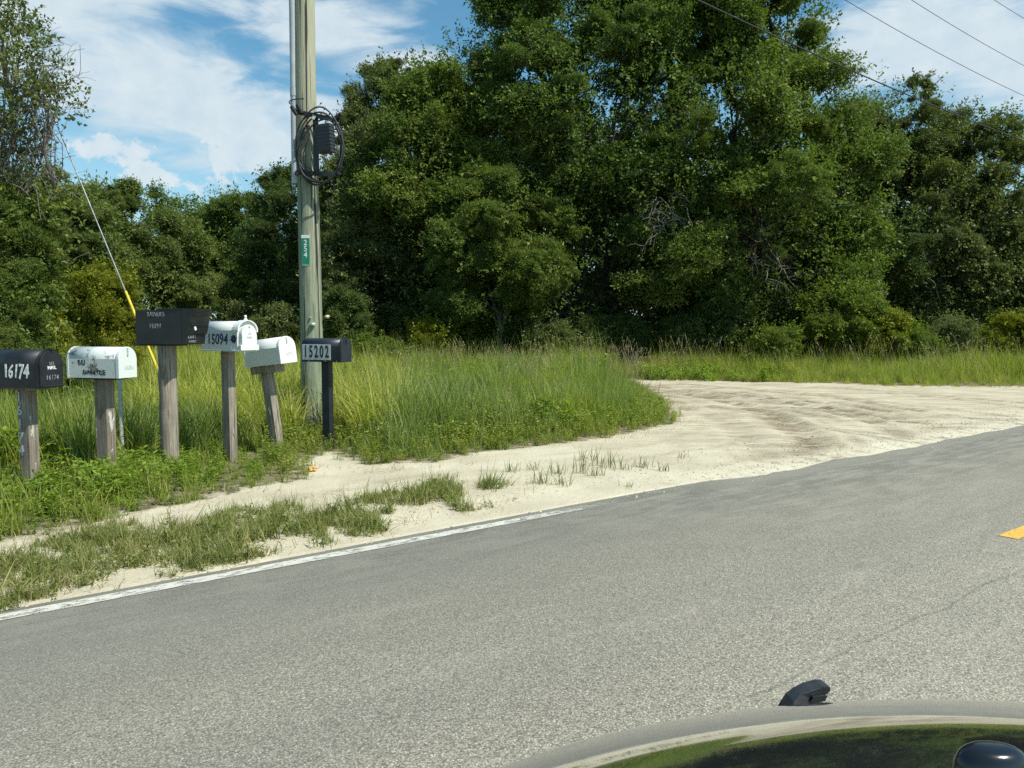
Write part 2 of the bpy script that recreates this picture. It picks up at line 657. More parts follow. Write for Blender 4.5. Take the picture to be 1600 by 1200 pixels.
    col = t.mix(t.rng(g, .3, .7), (.13, .145, .095), (.37, .37, .26))
    col = t.mix(t.rng(g2, .42, .65, 0, .55), col, (.14, .21, .14))
    sx = t.nd('ShaderNodeSeparateXYZ')
    t.L.new(c, sx.inputs[0])
    col = t.mix(t.rng(sx.outputs[2], 3.6, 5.2, 0, .55), col, (.46, .42, .30))
    ck = t.rng(t.noise(t.mapping(c, (16, 16, .22)), 1.6, 2), .415, .395)
    col = t.mix(ck, col, (.025, .025, .02))
    pk = t.math('MULTIPLY', t.rng(t.voro(t.mapping(c, (1, 1, .45)), 34, 0), .14, .10), t.rng(t.noise(c, 12, 3), .45, .6))
    col = t.mix(t.math('MULTIPLY', pk, .8), col, (.05, .05, .04))
    t.set(Base_Color=col, Roughness=.85)
    t.bump(t.math('SUBTRACT', g, ck), .6, .008)
    M['pole'] = t.m

    M['post_wood'] = m_wood('weathered_grey_post', (.20, .165, .13), (.36, .31, .25))
    M['post_wood_stain'] = m_wood('weathered_post_with_white_paint', (.17, .135, .105), (.30, .25, .20), (.62, .60, .54))
    M['black_paint'] = m_plain('dull_black_paint', (.016, .018, .022), .45, .2, .3, 9)
    M['black_box'] = m_plain('black_satin_paint', (.011, .012, .014), .38, 0, .25, 9)
    M['slate_paint'] = m_plain('dark_slate_paint', (.022, .027, .036), .42, .2, .2, 9)
    M['black_plastic'] = m_plain('black_plastic', (.014, .014, .015), .38, 0, .2, 20, .05)
    M['pod_plastic'] = m_plain('matte_dark_plastic', (.030, .034, .038), .5, 0, .15, 60, .08)
    M['grey_pipe'] = m_plain('grey_pvc', (.42, .44, .46), .45, 0, .1, 5, .03)
    M['galv'] = m_plain('galvanised_steel', (.42, .44, .45), .4, .7, .2, 30)
    M['yellow_guard'] = m_plain('yellow_plastic_guard', (.75, .55, .04), .45, 0, .12, 10)
    M['green_sign'] = m_plain('green_sign_enamel', (.012, .21, .125), .4, 0, .1, 8, .03)
    M['white_enamel'] = m_plain('white_enamel', (.78, .80, .78), .4, 0, .05, 8, .03)
    M['white_letter'] = m_plain('white_brushed_paint', (.70, .72, .74), .6, 0, .3, 40)
    M['grey_letter'] = m_plain('faded_grey_letters', (.24, .255, .27), .6, 0, .5, 60)
    M['blue_letter'] = m_plain('grey_blue_metal_digits', (.38, .43, .52), .35, .4, .1, 20)
    M['navy_letter'] = m_plain('navy_marker', (.022, .014, .11), .5, 0, .2, 40)
    M['black_letter'] = m_plain('black_vinyl', (.012, .016, .018), .5, 0, .1, 20)
    M['faint_letter'] = m_plain('faded_pencil_grey', (.46, .47, .46), .6, 0, .25, 80)
    M['plate'] = m_plain('pale_reflective_plate', (.50, .54, .52), .4, 0, .06, 15, .03)
    M['orange'] = m_plain('orange_plastic_scrap', (.66, .36, .10), .6, 0, .2, 20)
    M['rubber'] = m_plain('tyre_rubber', (.02, .02, .02), .8)
    M['porcelain'] = m_plain('pale_porcelain', (.55, .62, .52), .3, 0, .1, 30)
    M['resin'] = m_plain('cream_fungus', (.62, .52, .34), .6, 0, .2, 30)
    M['wire'] = m_plain('dark_cable', (.022, .022, .024), .5)
    M['steel_wire'] = m_plain('galvanised_strand', (.40, .42, .43), .35, .6)

    def whitebox(name, base, mild, lo, seed):
        t = NT(name)
        c = t.coord()
        n = t.noise(t.mapping(c, (1, 1, 1), (seed, 0, 0)), 7, 8, .68)
        f = t.noise(c, 70, 6, .7)
        g = t.math('ADD', t.math('MULTIPLY', n, .75), t.math('MULTIPLY', f, .25))
        col = t.mix(t.rng(g, lo, lo + .07, 0, .92), base, mild)
        spk = t.rng(t.voro(c, 140, 0), .10, .06)
        col = t.mix(t.math('MULTIPLY', spk, .35), col, mild)
        t.set(Base_Color=col, Roughness=.4)
        t.bump(f, .12, .002)
        return t.m
    M['white_mildew'] = whitebox('white_paint_with_black_mildew', (.60, .64, .61), (.055, .06, .055), .55, 3.1)
    M['white_clean'] = whitebox('clean_white_paint', (.66, .69, .66), (.40, .43, .41), .66, 8.0)
    M['white_used'] = whitebox('scuffed_white_paint', (.62, .66, .63), (.22, .24, .23), .63, 1.4)
    M['roof_dirty'] = whitebox('white_paint_scorched', (.58, .62, .59), (.06, .065, .06), .54, 5.2)

    t = NT('grey_metallic_car_paint')
    c = t.coord()
    fl = t.voro(c, 900, 1)
    t.set(Base_Color=t.mix(.06, (.19, .215, .235), fl), Roughness=.07, Metallic=.92, Coat_Weight=1.0, Coat_Roughness=.02)
    M['car_paint'] = t.m


materials()


# ------------------------------------------------------------------ ground, road
def road_object(name, me):
    o = link(name, me)
    o.location = (P0[0], P0[1], 0)
    o.rotation_euler = (0, 0, math.atan2(U[1], U[0]))
    return o


def wpoly(pix):
    return [gp(*p) for p in pix]


FRONT = [(-400, 960), (-150, 890), (0, 858), (60, 848), (150, 824), (250, 802), (330, 787), (400, 768), (470, 757), (492, 742), (484, 728),
         (512, 714), (540, 722), (570, 733), (680, 729), (740, 716), (830, 704), (950, 690), (1050, 668), (1060, 655), (1040, 634)]
A_POLY = wpoly(FRONT) + [gp(1010, 610), gp(960, 596)]
_far = [(3.0, 23.5), (-4, 30), (-40, 46), (-40, 3)]
A_POLY = A_POLY + _far
DIRT_BACK = wpoly([(985, 597), (1100, 598), (1200, 600), (1330, 603), (1420, 607), (1600, 608), (1900, 612)])
B_POLY = wpoly([(-300, 935), (0, 880), (90, 851), (200, 836), (330, 816), (430, 797), (520, 786), (560, 776), (640, 769), (700, 764), (790, 758),
                (792, 776), (700, 800), (600, 820), (560, 832), (510, 843), (440, 850), (380, 866), (330, 878), (250, 892), (180, 908),
                (100, 926), (40, 944), (0, 956), (-300, 1010)])
TRACKS = [([(1000, 604), (1150, 611), (1300, 624), (1450, 648), (1600, 668)], .16, .8),
          ([(1005, 613), (1120, 626), (1200, 652), (1262, 690), (1276, 722)], .30, 1.0),
          ([(1000, 608), (1150, 620), (1300, 645), (1400, 676), (1440, 692)], .22, .8),
          ([(1150, 634), (1220, 658), (1290, 690), (1330, 708)], .18, .6),
          ([(1000, 622), (1070, 640), (1140, 668), (1190, 700), (1230, 728)], .22, .5),
          ([(1120, 602), (1300, 609), (1450, 621), (1700, 640)], .18, .8),
          ([(1300, 632), (1450, 664), (1520, 676)], .20, .7),
          ([(1060, 604), (1250, 616), (1400, 634), (1600, 655)], .12, .7),
          ([(1380, 618), (1500, 628), (1700, 650)], .16, .6),
          ([(1240, 700), (1265, 712), (1300, 716)], .30, .9),
          ([(1150, 742), (1250, 722), (1300, 708)], .18, .55),
          ([(0, 866), (150, 842), (300, 812), (480, 780), (600, 757), (800, 738), (1000, 720), (1200, 690)], .10, .28),
          ([(560, 746), (800, 722), (1000, 702), (1150, 660)], .10, .22)]


_r = np.random.default_rng(8)
for _k in range(13):      # many passes of tyres, swinging out of the side road
    f_ = _r.uniform(0, 1)
    y0_ = 602 + 26 * f_
    TRACKS.append(([(990 + 15 * f_, y0_), (1150, y0_ + 8 + 12 * f_), (1300, y0_ + 22 + 28 * f_), (1430, y0_ + 40 + 26 * f_ + _r.uniform(-5, 5)),
                    (1600, y0_ + 52 + 8 * f_ + _r.uniform(-8, 8))], _r.uniform(.08, .22), _r.uniform(.6, 1.2)))


def ground_height(x, y):
    a, s = road_ab(x, y)
    n = fbm(a * 1.1 + 5, s * 1.1 + 5, 5) - .5
    n2 = fbm(a * 6 + 50, s * 6 + 20, 4) - .5
    n3 = fbm(a * 3 + 80, s * 8 + 20, 3) - .5
    # edge of the asphalt, from the line
    e = np.interp(a, [-10, 0, 2, 3.2, 4.6, 5.6, 6.4, 9, 30], [.13, .13, .20, .42, .50, .20, .02, -.02, 0])
    k = (s - e) + n * .16 + n3 * .02 + n2 * .06
    h = np.clip(k / .35, -1, 1) * .022 + n2 * .012 * np.clip(k * 3, 0, 1) + np.clip(k, 0, 3) * .010
    h = h + np.clip(s - 1, 0, 6) * .012 * n
    return np.where(s < -.9, -.05, h)


def build_ground():
    # the wide sheet, to the horizon
    g = []
    n = 40
    xs = np.sign(np.linspace(-1, 1, n)) * np.abs(np.linspace(-1, 1, n)) ** 3 * 1500
    X, Y = np.meshgrid(xs, xs, indexing='ij')
    Z = np.full(X.shape, -.085)
    V = np.stack([X, Y, Z], -1).reshape(-1, 3)
    i = np.arange(n - 1)
    I, J = np.meshgrid(i, i, indexing='ij')
    F = np.stack([I * n + J, (I + 1) * n + J, (I + 1) * n + J + 1, I * n + J + 1], -1).reshape(-1, 4)
    o = link('ground', mesh_np('ground', V, F, M['ground']))
    tag(o, kind='structure')
    # asphalt
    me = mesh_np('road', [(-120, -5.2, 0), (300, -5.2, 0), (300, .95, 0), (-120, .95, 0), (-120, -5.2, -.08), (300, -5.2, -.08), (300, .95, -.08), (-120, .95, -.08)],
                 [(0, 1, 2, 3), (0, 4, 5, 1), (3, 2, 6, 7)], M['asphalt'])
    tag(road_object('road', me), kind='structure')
    # painted lines
    me = mesh_np('edge_line', [(-100, -.055, .004), (290, -.055, .004), (290, .052, .004), (-100, .052, .004)], [(0, 1, 2, 3)], M['white_line'])
    tag(road_object('edge_line', me), 'worn white painted line along the sandy edge of the asphalt', 'road marking', kind='structure')
    me = mesh_np('edge_line_far', [(-100, -4.95, .004), (290, -4.95, .004), (290, -4.84, .004), (-100, -4.84, .004)], [(0, 1, 2, 3)], M['white_line'])
    V, F = [], []
    for k in range(-4, 20):
        a0 = 6.05 + 12.2 * k
        b = len(V)
        V += [(a0, -2.62, .004), (a0 + 3.05, -2.62, .004), (a0 + 3.05, -2.49, .004), (a0, -2.49, .004)]
        F.append((b, b + 1, b + 2, b + 3))
    me = mesh_np('centre_line', V, F, M['yellow_line'])
    tag(road_object('centre_line', me), 'yellow dashed line down the middle of the asphalt', 'road marking', kind='structure')
    # sandy terrain, finely gridded where it is seen close
    a = np.concatenate([np.arange(-9, -2, .10), np.arange(-2, 14, .04), np.arange(14, 24, .07), np.arange(24, 60, .6)])
    s = np.concatenate([np.arange(-.9, 3.6, .035), np.arange(3.6, 13, .07), np.arange(13, 40, .6)])
    A, Sg = np.meshgrid(a, s, indexing='ij')
    X = P0[0] + A * U[0] + Sg * NV[0]
    Y = P0[1] + A * U[1] + Sg * NV[1]
    Z = ground_height(X, Y)
    track = np.zeros(X.shape)
    for pl, w, k in TRACKS:
        d = polydist(X + (fbm(X * 1.3, Y * 1.3, 3) - .5) * .3, Y + (fbm(X * 1.3 + 40, Y * 1.3, 3) - .5) * .3, wpoly(pl))
        rough = fbm(X * .7 + 9, Y * 4.0, 4)
        g_ = np.exp(-(d / w) ** 2) * k * np.clip((rough - .30) * 3.6, 0, 1)
        for q in ((-1, 1) if w > .11 else ()):       # finer ribs beside it
            g_ = np.maximum(g_, np.exp(-((d - w * 2.2) / (w * .35)) ** 2) * k * .6 * np.clip((rough - .35) * 2.5, 0, 1))
        track = np.maximum(track, g_)
        Z = Z + np.clip((Sg - .45) / .8, 0, 1) * (min(.014, .09 * w) * k * np.exp(-((d - w * 1.3) / (w * .5)) ** 2) - min(.024, .13 * w) * np.exp(-(d / w) ** 2) * k)
    clod = fbm(X * 14, Y * 14, 3)
    Z = np.where(Sg > .12, np.maximum(Z, .004 + .006 * clod), Z)
    Z = Z + np.clip(track, 0, 1) * (clod - .5) * .05 * np.clip((Sg - .45) / .8, 0, 1)
    soil = np.where(inpoly(X, Y, A_POLY), 1., 0.) * 0 + 0.
    dA = polydist(X, Y, A_POLY[:len(FRONT) + 2])
    ins = inpoly(X, Y, A_POLY)
    soil = np.where(ins, np.clip(.45 + dA * .9, 0, 1), np.clip(.30 - dA * 1.2, 0, 1))
    dB = polydist(X, Y, B_POLY + B_POLY[:1])
    inB = inpoly(X, Y, B_POLY)
    soil = np.maximum(soil, np.where(inB, .22, 0))
    yb = np.interp(X, [p[0] for p in DIRT_BACK], [p[1] for p in DIRT_BACK])
    soil = np.maximum(soil, np.clip((Y - yb) * .9 + .3, 0, 1) * (X > 2.0))
    V = np.stack([A, Sg, Z], -1).reshape(-1, 3)
    na, ns = A.shape
    I, J = np.meshgrid(np.arange(na - 1), np.arange(ns - 1), indexing='ij')
    F = np.stack([I * ns + J, (I + 1) * ns + J, (I + 1) * ns + J + 1, I * ns + J + 1], -1).reshape(-1, 4)
    me = mesh_np('sandy_verge', V, F, M['sand'], {'track': ('POINT', np.clip(track, 0, 1).ravel()), 'soil': ('POINT', soil.ravel())}, smooth=True)
    tag(road_object('sandy_verge', me), kind='structure')


build_ground()


# ------------------------------------------------------------------ vegetation
def unit(v):
    return v / (np.linalg.norm(v, axis=-1, keepdims=True) + 1e-9)


def leaf_quads(P, D, N, Ln, W):
    D = unit(D)
    Sd = unit(np.cross(D, N))
    Nn = unit(np.cross(Sd, D))
    Ln, W = Ln[:, None], W[:, None]
    mid = P + D * Ln * .45 + Nn * Ln * .06
    V = np.stack([P, mid + Sd * W * .5, P + D * Ln - Nn * Ln * .08, mid - Sd * W * .5], 1).reshape(-1, 3)
    return V, np.arange(len(V)).reshape(-1, 4)


def crown_mesh(name, lobes, mat, leaf=.12, dens=70, seed=0, fill=.35, gap=1.0, fresh=.10, rmin=.34):
    """lobes: (centre, (rx, ry, rz)). Clumps of twig sprays over each lobe's shell, each spray a few leaves."""
    r = np.random.default_rng(seed)
    Vs, Fs, Ts = [], [], []
    off = 0
    C = [np.array(c) for c, _ in lobes]
    RR = [np.array(q) for _, q in lobes]
    for c, q in zip(C, RR):
        rm = q.mean()
        area = 4 * math.pi * rm * rm
        # clumps of the shell
        rc0 = max(rmin, rm * .27)
        nc = max(6, int(area / (rc0 * rc0 * 2.3) * gap))
        d = unit(r.normal(size=(nc, 3)) + np.array([0, 0, .25]))
        rad = r.uniform(.62, 1.02, (nc, 1))
        cc = c + d * q * rad
        # clumps deep inside another lobe carry little
        inside = np.zeros(nc, bool)
        for c2, q2 in zip(C, RR):
            if c2 is not c:
                inside |= (((cc - c2) / (q2 * .72)) ** 2).sum(1) < 1
        cc, d = cc[~inside], d[~inside]
        nc = len(cc)
        if nc == 0:
            continue
        rc = rc0 * r.uniform(.55, 1.35, nc)
        ns = np.maximum(3, (rc ** 2 * dens).astype(int))
        idx = np.repeat(np.arange(nc), ns)
        dd = unit(r.normal(size=(len(idx), 3)) + d[idx] * .75 + np.array([0, 0, .35]))
        sp = cc[idx] + dd * (rc[idx] * r.uniform(.45, 1.0, len(idx)) ** .7)[:, None] * np.array([1.15, 1.15, .8])
        sdir = unit(dd + d[idx] * .4 + r.normal(size=dd.shape) * .45 + np.array([0, 0, .1]))
        m = 7
        t = np.tile(np.linspace(.0, 1, m), len(idx))
        i2 = np.repeat(np.arange(len(idx)), m)
        sl = r.uniform(1.6, 3.2, len(idx))[i2] * leaf
        P = sp[i2] + sdir[i2] * (t * sl)[:, None] + r.normal(size=(len(i2), 3)) * leaf * .28
        D = sdir[i2] * .7 + r.normal(size=P.shape) * .75 + np.array([0, 0, -.1])
        N = unit(np.array([0, 0, .50]) + dd[i2] * .60 + r.normal(size=P.shape) * .6)
        L = leaf * r.uniform(.6, 1.15, len(P))
        V, F = leaf_quads(P, D, N, L, L * r.uniform(.42, .62, len(P)))
        base = r.uniform(0, 1, nc)[idx][i2] * .35 + r.uniform(0, .55, len(idx))[i2] * .6 + r.uniform(0, .3, len(P))
        fr = (r.random(len(idx)) < fresh)[i2] & (t > .45)
        T = np.where(fr, r.uniform(.86, 1, len(P)), np.minimum(base, .84))
        Vs.append(V)
        Fs.append(F + off)
        off += len(V)
        Ts.append(T)
        # inner leaves, sparse
        k = int(area * fill * 10)
        if k:
            di = unit(r.normal(size=(k, 3)))
            P = c + di * q * r.uniform(.2, .8, (k, 1))
            D = r.normal(size=P.shape)
            N = unit(np.array([0, 0, 1]) + r.normal(size=P.shape) * .7)
            L = leaf * 1.6 * r.uniform(.6, 1.2, k)
            V, F = leaf_quads(P, D, N, L, L * .6)
            Vs.append(V)
            Fs.append(F + off)
            off += len(V)
            Ts.append(r.uniform(0, .5, k))
    return mesh_np(name, np.concatenate(Vs), np.concatenate(Fs), mat, {'tint': ('FACE', np.concatenate(Ts))})


CLUMPS = []


def build_clumps():
    r = np.random.default_rng(77)
    for i in range(5):
        lob = [((0, 0, -.05), (.52, .52, .38))]
        for k in range(8):
            a = r.uniform(0, 6.28)
            q = r.uniform(.20, .34)
            d = r.uniform(.35, .80)
            lob.append(((math.cos(a) * d, math.sin(a) * d, r.uniform(-.35, .62)), (q * 1.15, q * 1.15, q * .8)))
        CLUMPS.append(crown_mesh('foliage_clump', lob, None, .108, 430, 500 + i, .5, .85, .12, .19))


_cm = {}


def clump(i, mat):
    if (i, mat.name) not in _cm:
        me = CLUMPS[i].copy()
        me.materials.append(mat)
        _cm[(i, mat.name)] = me
    return _cm[(i, mat.name)]


def place_clumps(crown, lobes, mat, seed, frac=.34, push=.80, limit=140):
    """billows of foliage over the lobes; the meshes are shared"""
    r = np.random.default_rng(seed + 900)
    C = [np.array(c) for c, _ in lobes]
    Q = [np.array(q) for _, q in lobes]
    pts = []
    for c, q in zip(C, Q):
        rc = max(q.mean() * frac, .16)
        n = int(12.57 * q.mean() ** 2 / (rc * rc * 1.35))
        d = unit(r.normal(size=(n * 2, 3)))
        # even the directions out a little
        sel = []
        for k in range(len(d)):
            if all(np.dot(d[k], d[j]) < 1 - .5 * (rc / q.mean()) ** 2 * .55 for j in sel):
                sel.append(k)
            if len(sel) >= n:
                break
        for k in sel:
            if d[k][1] > .55:
                continue
            p = c + d[k] * q * push * r.uniform(.88, 1.12)
            ins = any((((p - c2) / (q2 * .62)) ** 2).sum() < 1 for c2, q2 in zip(C, Q) if c2 is not c)
            if not ins:
                pts.append((p, rc * r.uniform(.75, 1.3)))
    r.shuffle(pts)
    for p, rc in pts[:limit]:
        o = link('foliage_clump', clump(int(r.integers(len(CLUMPS))), mat), crown)
        o.location = p
        o.rotation_euler = (r.normal() * .25, r.normal() * .25, r.uniform(0, 6.28))
        o.scale = (rc * r.uniform(.9, 1.25), rc * r.uniform(.9, 1.25), rc * r.uniform(.8, 1.1))


def limb(p0, p1, r0, r1, r, n=6, sag=.12):
    p0, p1 = np.array(p0, float), np.array(p1, float)
    L = np.linalg.norm(p1 - p0)
    t = np.linspace(0, 1, n)
    w = np.cumsum(r.normal(size=(n, 3)) * L * .035, axis=0)
    w -= w[-1] * t[:, None]
    w[0] = 0
    P = p0 + (p1 - p0) * t[:, None] + w * np.sin(t * math.pi)[:, None] * 1.6
    P[:, 2] += np.sin(t * math.pi) * L * sag
    return P, r0 + (r1 - r0) * t ** .8


def make_tree(name, label, cat, group, trunk_px, Y, lobes_px, mat, seed, leaf=.12, dens=70, fill=.35, trunk_r=.2,
              gap=1.0, fresh=.10, twigs=14, stems=1, bark=None, clumps=True, frac=.40, thin=.42, cmax=120):
    bark = bark or M['bark']
    r = np.random.default_rng(seed + 100)
    base = at(trunk_px, 560, Y)
    base = Vector((base.x, base.y, -.02))
    root = empty(name, base)
    tag(root, label, cat, group)
    lobes = []
    for (px, py, Yl, rx, ry) in lobes_px:
        c = at(px, py, Yl) - base
        ax, az_ = rx * Yl / FPX, ry * Yl / FPX
        lobes.append(((c.x, c.y, c.z), (ax, (ax + az_) / 2 * .95, az_)))
    if clumps:
        extra = []
        for c, q in lobes:
            if min(q) < .9:
                continue
            for k in range(3):
                d = unit(r.normal(size=3) + np.array([0, -.3, .35]))
                f = r.uniform(.26, .46)
                extra.append((tuple(np.array(c) + d * np.array(q) * r.uniform(.85, 1.08)), tuple(np.array(q) * f)))
        lobes = lobes + extra
    me = crown_mesh('crown', lobes, mat, leaf * (1.1 if clumps else 1), dens * (thin if clumps else 1), seed, fill * (1.6 if clumps else 1), gap, fresh)
    cr = link('crown', me, root)
    if clumps:
        place_clumps(cr, lobes, mat, seed, frac, limit=cmax)
    segs = []
    tops = max(l[0][2] for l in lobes)
    fork_z = max(.25, min(tops * .28, 3.0))
    cx = np.mean([l[0][0] for l in lobes])
    cy = np.mean([l[0][1] for l in lobes])
    for s_ in range(stems):
        ox = 0 if stems == 1 else r.uniform(-.3, .3)
        fork = np.array([cx * .2 + ox * 1.8, cy * .2, fork_z])
        segs.append(limb((ox * .5, 0, -.15), fork, trunk_r, trunk_r * .75, r, 6, 0))
    tr = tubes('trunk', segs, bark, root, 8)
    lim, tw = [], []
    for c, q in lobes[:len(lobes_px)]:
        c = np.array(c)
        q = np.array(q)
        st = np.array([cx * .2, cy * .2, fork_z * r.uniform(.8, 1)])
        P, rad = limb(st, c, trunk_r * .55, trunk_r * .2, r, 7)
        lim.append((P, rad))
        for k in range(twigs):
            d = unit(r.normal(size=3) + np.array([0, -.35, .2]))
            e = c + d * q * r.uniform(.75, 1.0)
            tw.append(limb(P[r.integers(3, 7)], e, trunk_r * .15, max(.006, trunk_r * .03), r, 5, .05))
    tubes('limbs', lim, bark, root, 6)
    if tw:
        tubes('branches', tw, bark, root, 4)
    return root


build_clumps()
G_OAK = 'trees beyond the dirt road'
make_tree('oak_tree', 'tallest dark green oak whose crown runs out of the top of the photo', 'tree', G_OAK, 960, 28.5,
          [(880, 60, 28.5, 120, 120), (1000, -90, 29, 190, 120), (1050, 50, 28, 130, 120), (840, 160, 27.5, 100, 105), (960, 190, 27, 125, 115),
           (810, 20, 29, 62, 55), (1110, -60, 29, 90, 90)],
          M['leaf_oak'], 1, trunk_r=.32, dens=62)
make_tree('oak_tree', 'broad bright oak with a stepped right edge standing over the sandy junction', 'tree', G_OAK, 1170, 27.5,
          [(1170, 50, 28.5, 82, 92), (1190, -20, 29, 52, 60), (1150, 200, 26.5, 115, 110), (1255, 190, 27, 95, 90), (1240, 105, 28, 52, 55), (1290, 300, 26.5, 85, 95),
           (1190, 340, 26, 130, 110), (1070, 300, 26.5, 90, 100), (1250, 430, 26, 110, 80), (1080, 420, 25.8, 100, 80)],
          M['leaf_oak2'], 2, trunk_r=.30, dens=62, fresh=.14)
make_tree('oak_tree', 'rounded yellowish oak standing out in front of the dark middle of the tree line', 'tree', G_OAK, 780, 25,
          [(745, 385, 24.8, 60, 62), (815, 430, 24.6, 62, 50), (770, 320, 25.4, 66, 42), (710, 440, 25.2, 42, 45), (760, 480, 25.2, 90, 38), (850, 370, 26, 42, 50)],
          M['leaf_oak2'], 3, trunk_r=.14, dens=62, fresh=.16, leaf=.11)
make_tree('oak_tree', 'tall oak with a yellow tinged shoulder left of the tallest crown', 'tree', G_OAK, 700, 28,
          [(722, 158, 28.5, 62, 85), (770, 220, 28, 90, 90), (680, 220, 27.5, 80, 90), (640, 300, 27, 85, 80), (740, 300, 27.5, 90, 90), (655, 175, 29.5, 55, 60)],
          M['leaf_oak2'], 4, trunk_r=.24, dens=60)
make_tree('oak_tree', 'dark narrow oak with a rounded top just right of the utility pole', 'tree', G_OAK, 590, 29,
          [(600, 158, 29.5, 42, 55), (572, 248, 29, 56, 68), (545, 330, 28, 55, 80), (610, 380, 28, 90, 80), (560, 450, 27.5, 80, 80), (640, 470, 27.5, 70, 70)],
          M['leaf_olive'], 5, trunk_r=.22, dens=58)
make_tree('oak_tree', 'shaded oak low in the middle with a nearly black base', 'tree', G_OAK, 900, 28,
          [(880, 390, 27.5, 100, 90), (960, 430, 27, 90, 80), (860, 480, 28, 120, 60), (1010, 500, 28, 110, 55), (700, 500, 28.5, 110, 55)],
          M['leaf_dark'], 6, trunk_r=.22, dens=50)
make_tree('oak_tree', 'grey green oak behind the power cable right of the junction', 'tree', G_OAK, 1400, 31,
          [(1400, 215, 31.5, 60, 70), (1440, 240, 31, 60, 70), (1365, 260, 31.5, 50, 80), (1335, 225, 30, 52, 72), (1400, 340, 30.5, 85, 85), (1470, 340, 30, 70, 95), (1410, 450, 30, 100, 85)],
          M['leaf_olive'], 7, trunk_r=.24, dens=56, gap=.9)
make_tree('oak_tree', 'olive green oak cut by the right edge of the photo', 'tree', G_OAK, 1560, 30,
          [(1500, 240, 30.5, 50, 65), (1550, 280, 30, 60, 75), (1610, 300, 29.5, 60, 75), (1530, 380, 29, 80, 85), (1610, 410, 29, 85, 90), (1560, 470, 28.5, 100, 65), (1690, 400, 29.5, 90, 140)],
          M['leaf_olive'], 8, trunk_r=.24, dens=56, fresh=.16)
make_tree('oak_tree', 'low oak filling the gap behind the bright shrub at right', 'tree', G_OAK, 1330, 29,
          [(1330, 420, 29, 80, 90), (1150, 500, 27, 110, 60), (1280, 520, 27.5, 90, 45), (1480, 500, 29, 90, 50)],
          M['leaf_dark'], 9, trunk_r=.18, dens=50)
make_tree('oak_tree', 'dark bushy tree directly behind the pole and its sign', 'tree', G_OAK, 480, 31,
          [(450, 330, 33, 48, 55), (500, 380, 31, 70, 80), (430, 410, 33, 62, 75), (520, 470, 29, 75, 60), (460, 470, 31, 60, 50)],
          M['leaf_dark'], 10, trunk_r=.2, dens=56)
make_tree('oak_tree', 'broad olive tree above the large square mailbox', 'tree', G_OAK, 240, 31,
          [(245, 395, 31, 62, 62), (180, 362, 30, 60, 62), (285, 440, 31, 52, 50), (215, 465, 30, 90, 48), (150, 325, 30, 42, 38)],
          M['leaf_left'], 11, trunk_r=.22, dens=58)
make_tree('oak_tree', 'dark tree between the guy wire and the leafy vine covered tree', 'tree', G_OAK, 110, 26,
          [(100, 350, 26, 58, 55), (60, 320, 25, 52, 46), (110, 400, 26, 70, 65), (40, 400, 25, 70, 70)],
          M['leaf_left'], 12, trunk_r=.18, dens=56)
make_tree('oak_tree', 'tree with a rounded crown left of the pole beyond the white finial mailbox', 'tree', G_OAK, 370, 38,
          [(375, 340, 38, 45, 42), (350, 390, 38, 60, 55), (400, 420, 37, 60, 55), (330, 440, 38, 60, 45)],
          M['leaf_oak'], 13, trunk_r=.18, dens=50, leaf=.13)
for i, (px, py, Y, rx, ry, lb) in enumerate([
        (265, 345, 62, 28, 34, 'hazy far tree top right of the broad olive tree'),
        (312, 352, 64, 34, 34, 'far tree top in the low dip of the tree line'),
        (345, 375, 58, 30, 45, 'farthest tree mass seen under the lowest clouds')]):
    make_tree('distant_tree', lb, 'tree', 'far trees in the dip of the tree line', px, Y,
              [(px, py, Y, rx, ry), (px + 14, py + 50, Y, rx * 1.3, ry), (px - 12, py + 95, Y, rx * 1.4, ry)], M['leaf_oak'], 20 + i,
              leaf=.22, dens=26, twigs=3, trunk_r=.2, frac=.6, cmax=16)
# a second row that closes the wood behind
for i, (px, top, Y, lb) in enumerate([
        (60, 330, 44, 'back row tree behind the vine covered tree'), (560, 330, 42, 'back row tree seen between pole and oak'),
        (690, 250, 42, 'back row tree behind the yellow tinged oak'), (860, 200, 43, 'back row tree behind the tallest oak'),
        (1050, 180, 43, 'back row tree behind the sandy junction oaks'), (1230, 220, 42, 'back row tree behind the stepped oak'),
        (1380, 300, 44, 'back row tree behind the grey green oak'), (1560, 330, 43, 'back row tree behind the rightmost oak'),
        (1800, 260, 38, 'back row tree past the right edge of the frame'), (470, 420, 43, 'back row tree low behind the pole')]):
    h = 540 - top
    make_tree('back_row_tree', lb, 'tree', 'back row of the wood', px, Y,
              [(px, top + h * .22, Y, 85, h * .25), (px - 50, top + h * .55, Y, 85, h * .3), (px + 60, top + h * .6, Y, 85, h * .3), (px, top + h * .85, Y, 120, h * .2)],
              M['leaf_dark'], 40 + i, leaf=.24, dens=20, twigs=4, trunk_r=.25, frac=.55, cmax=30, thin=.6)

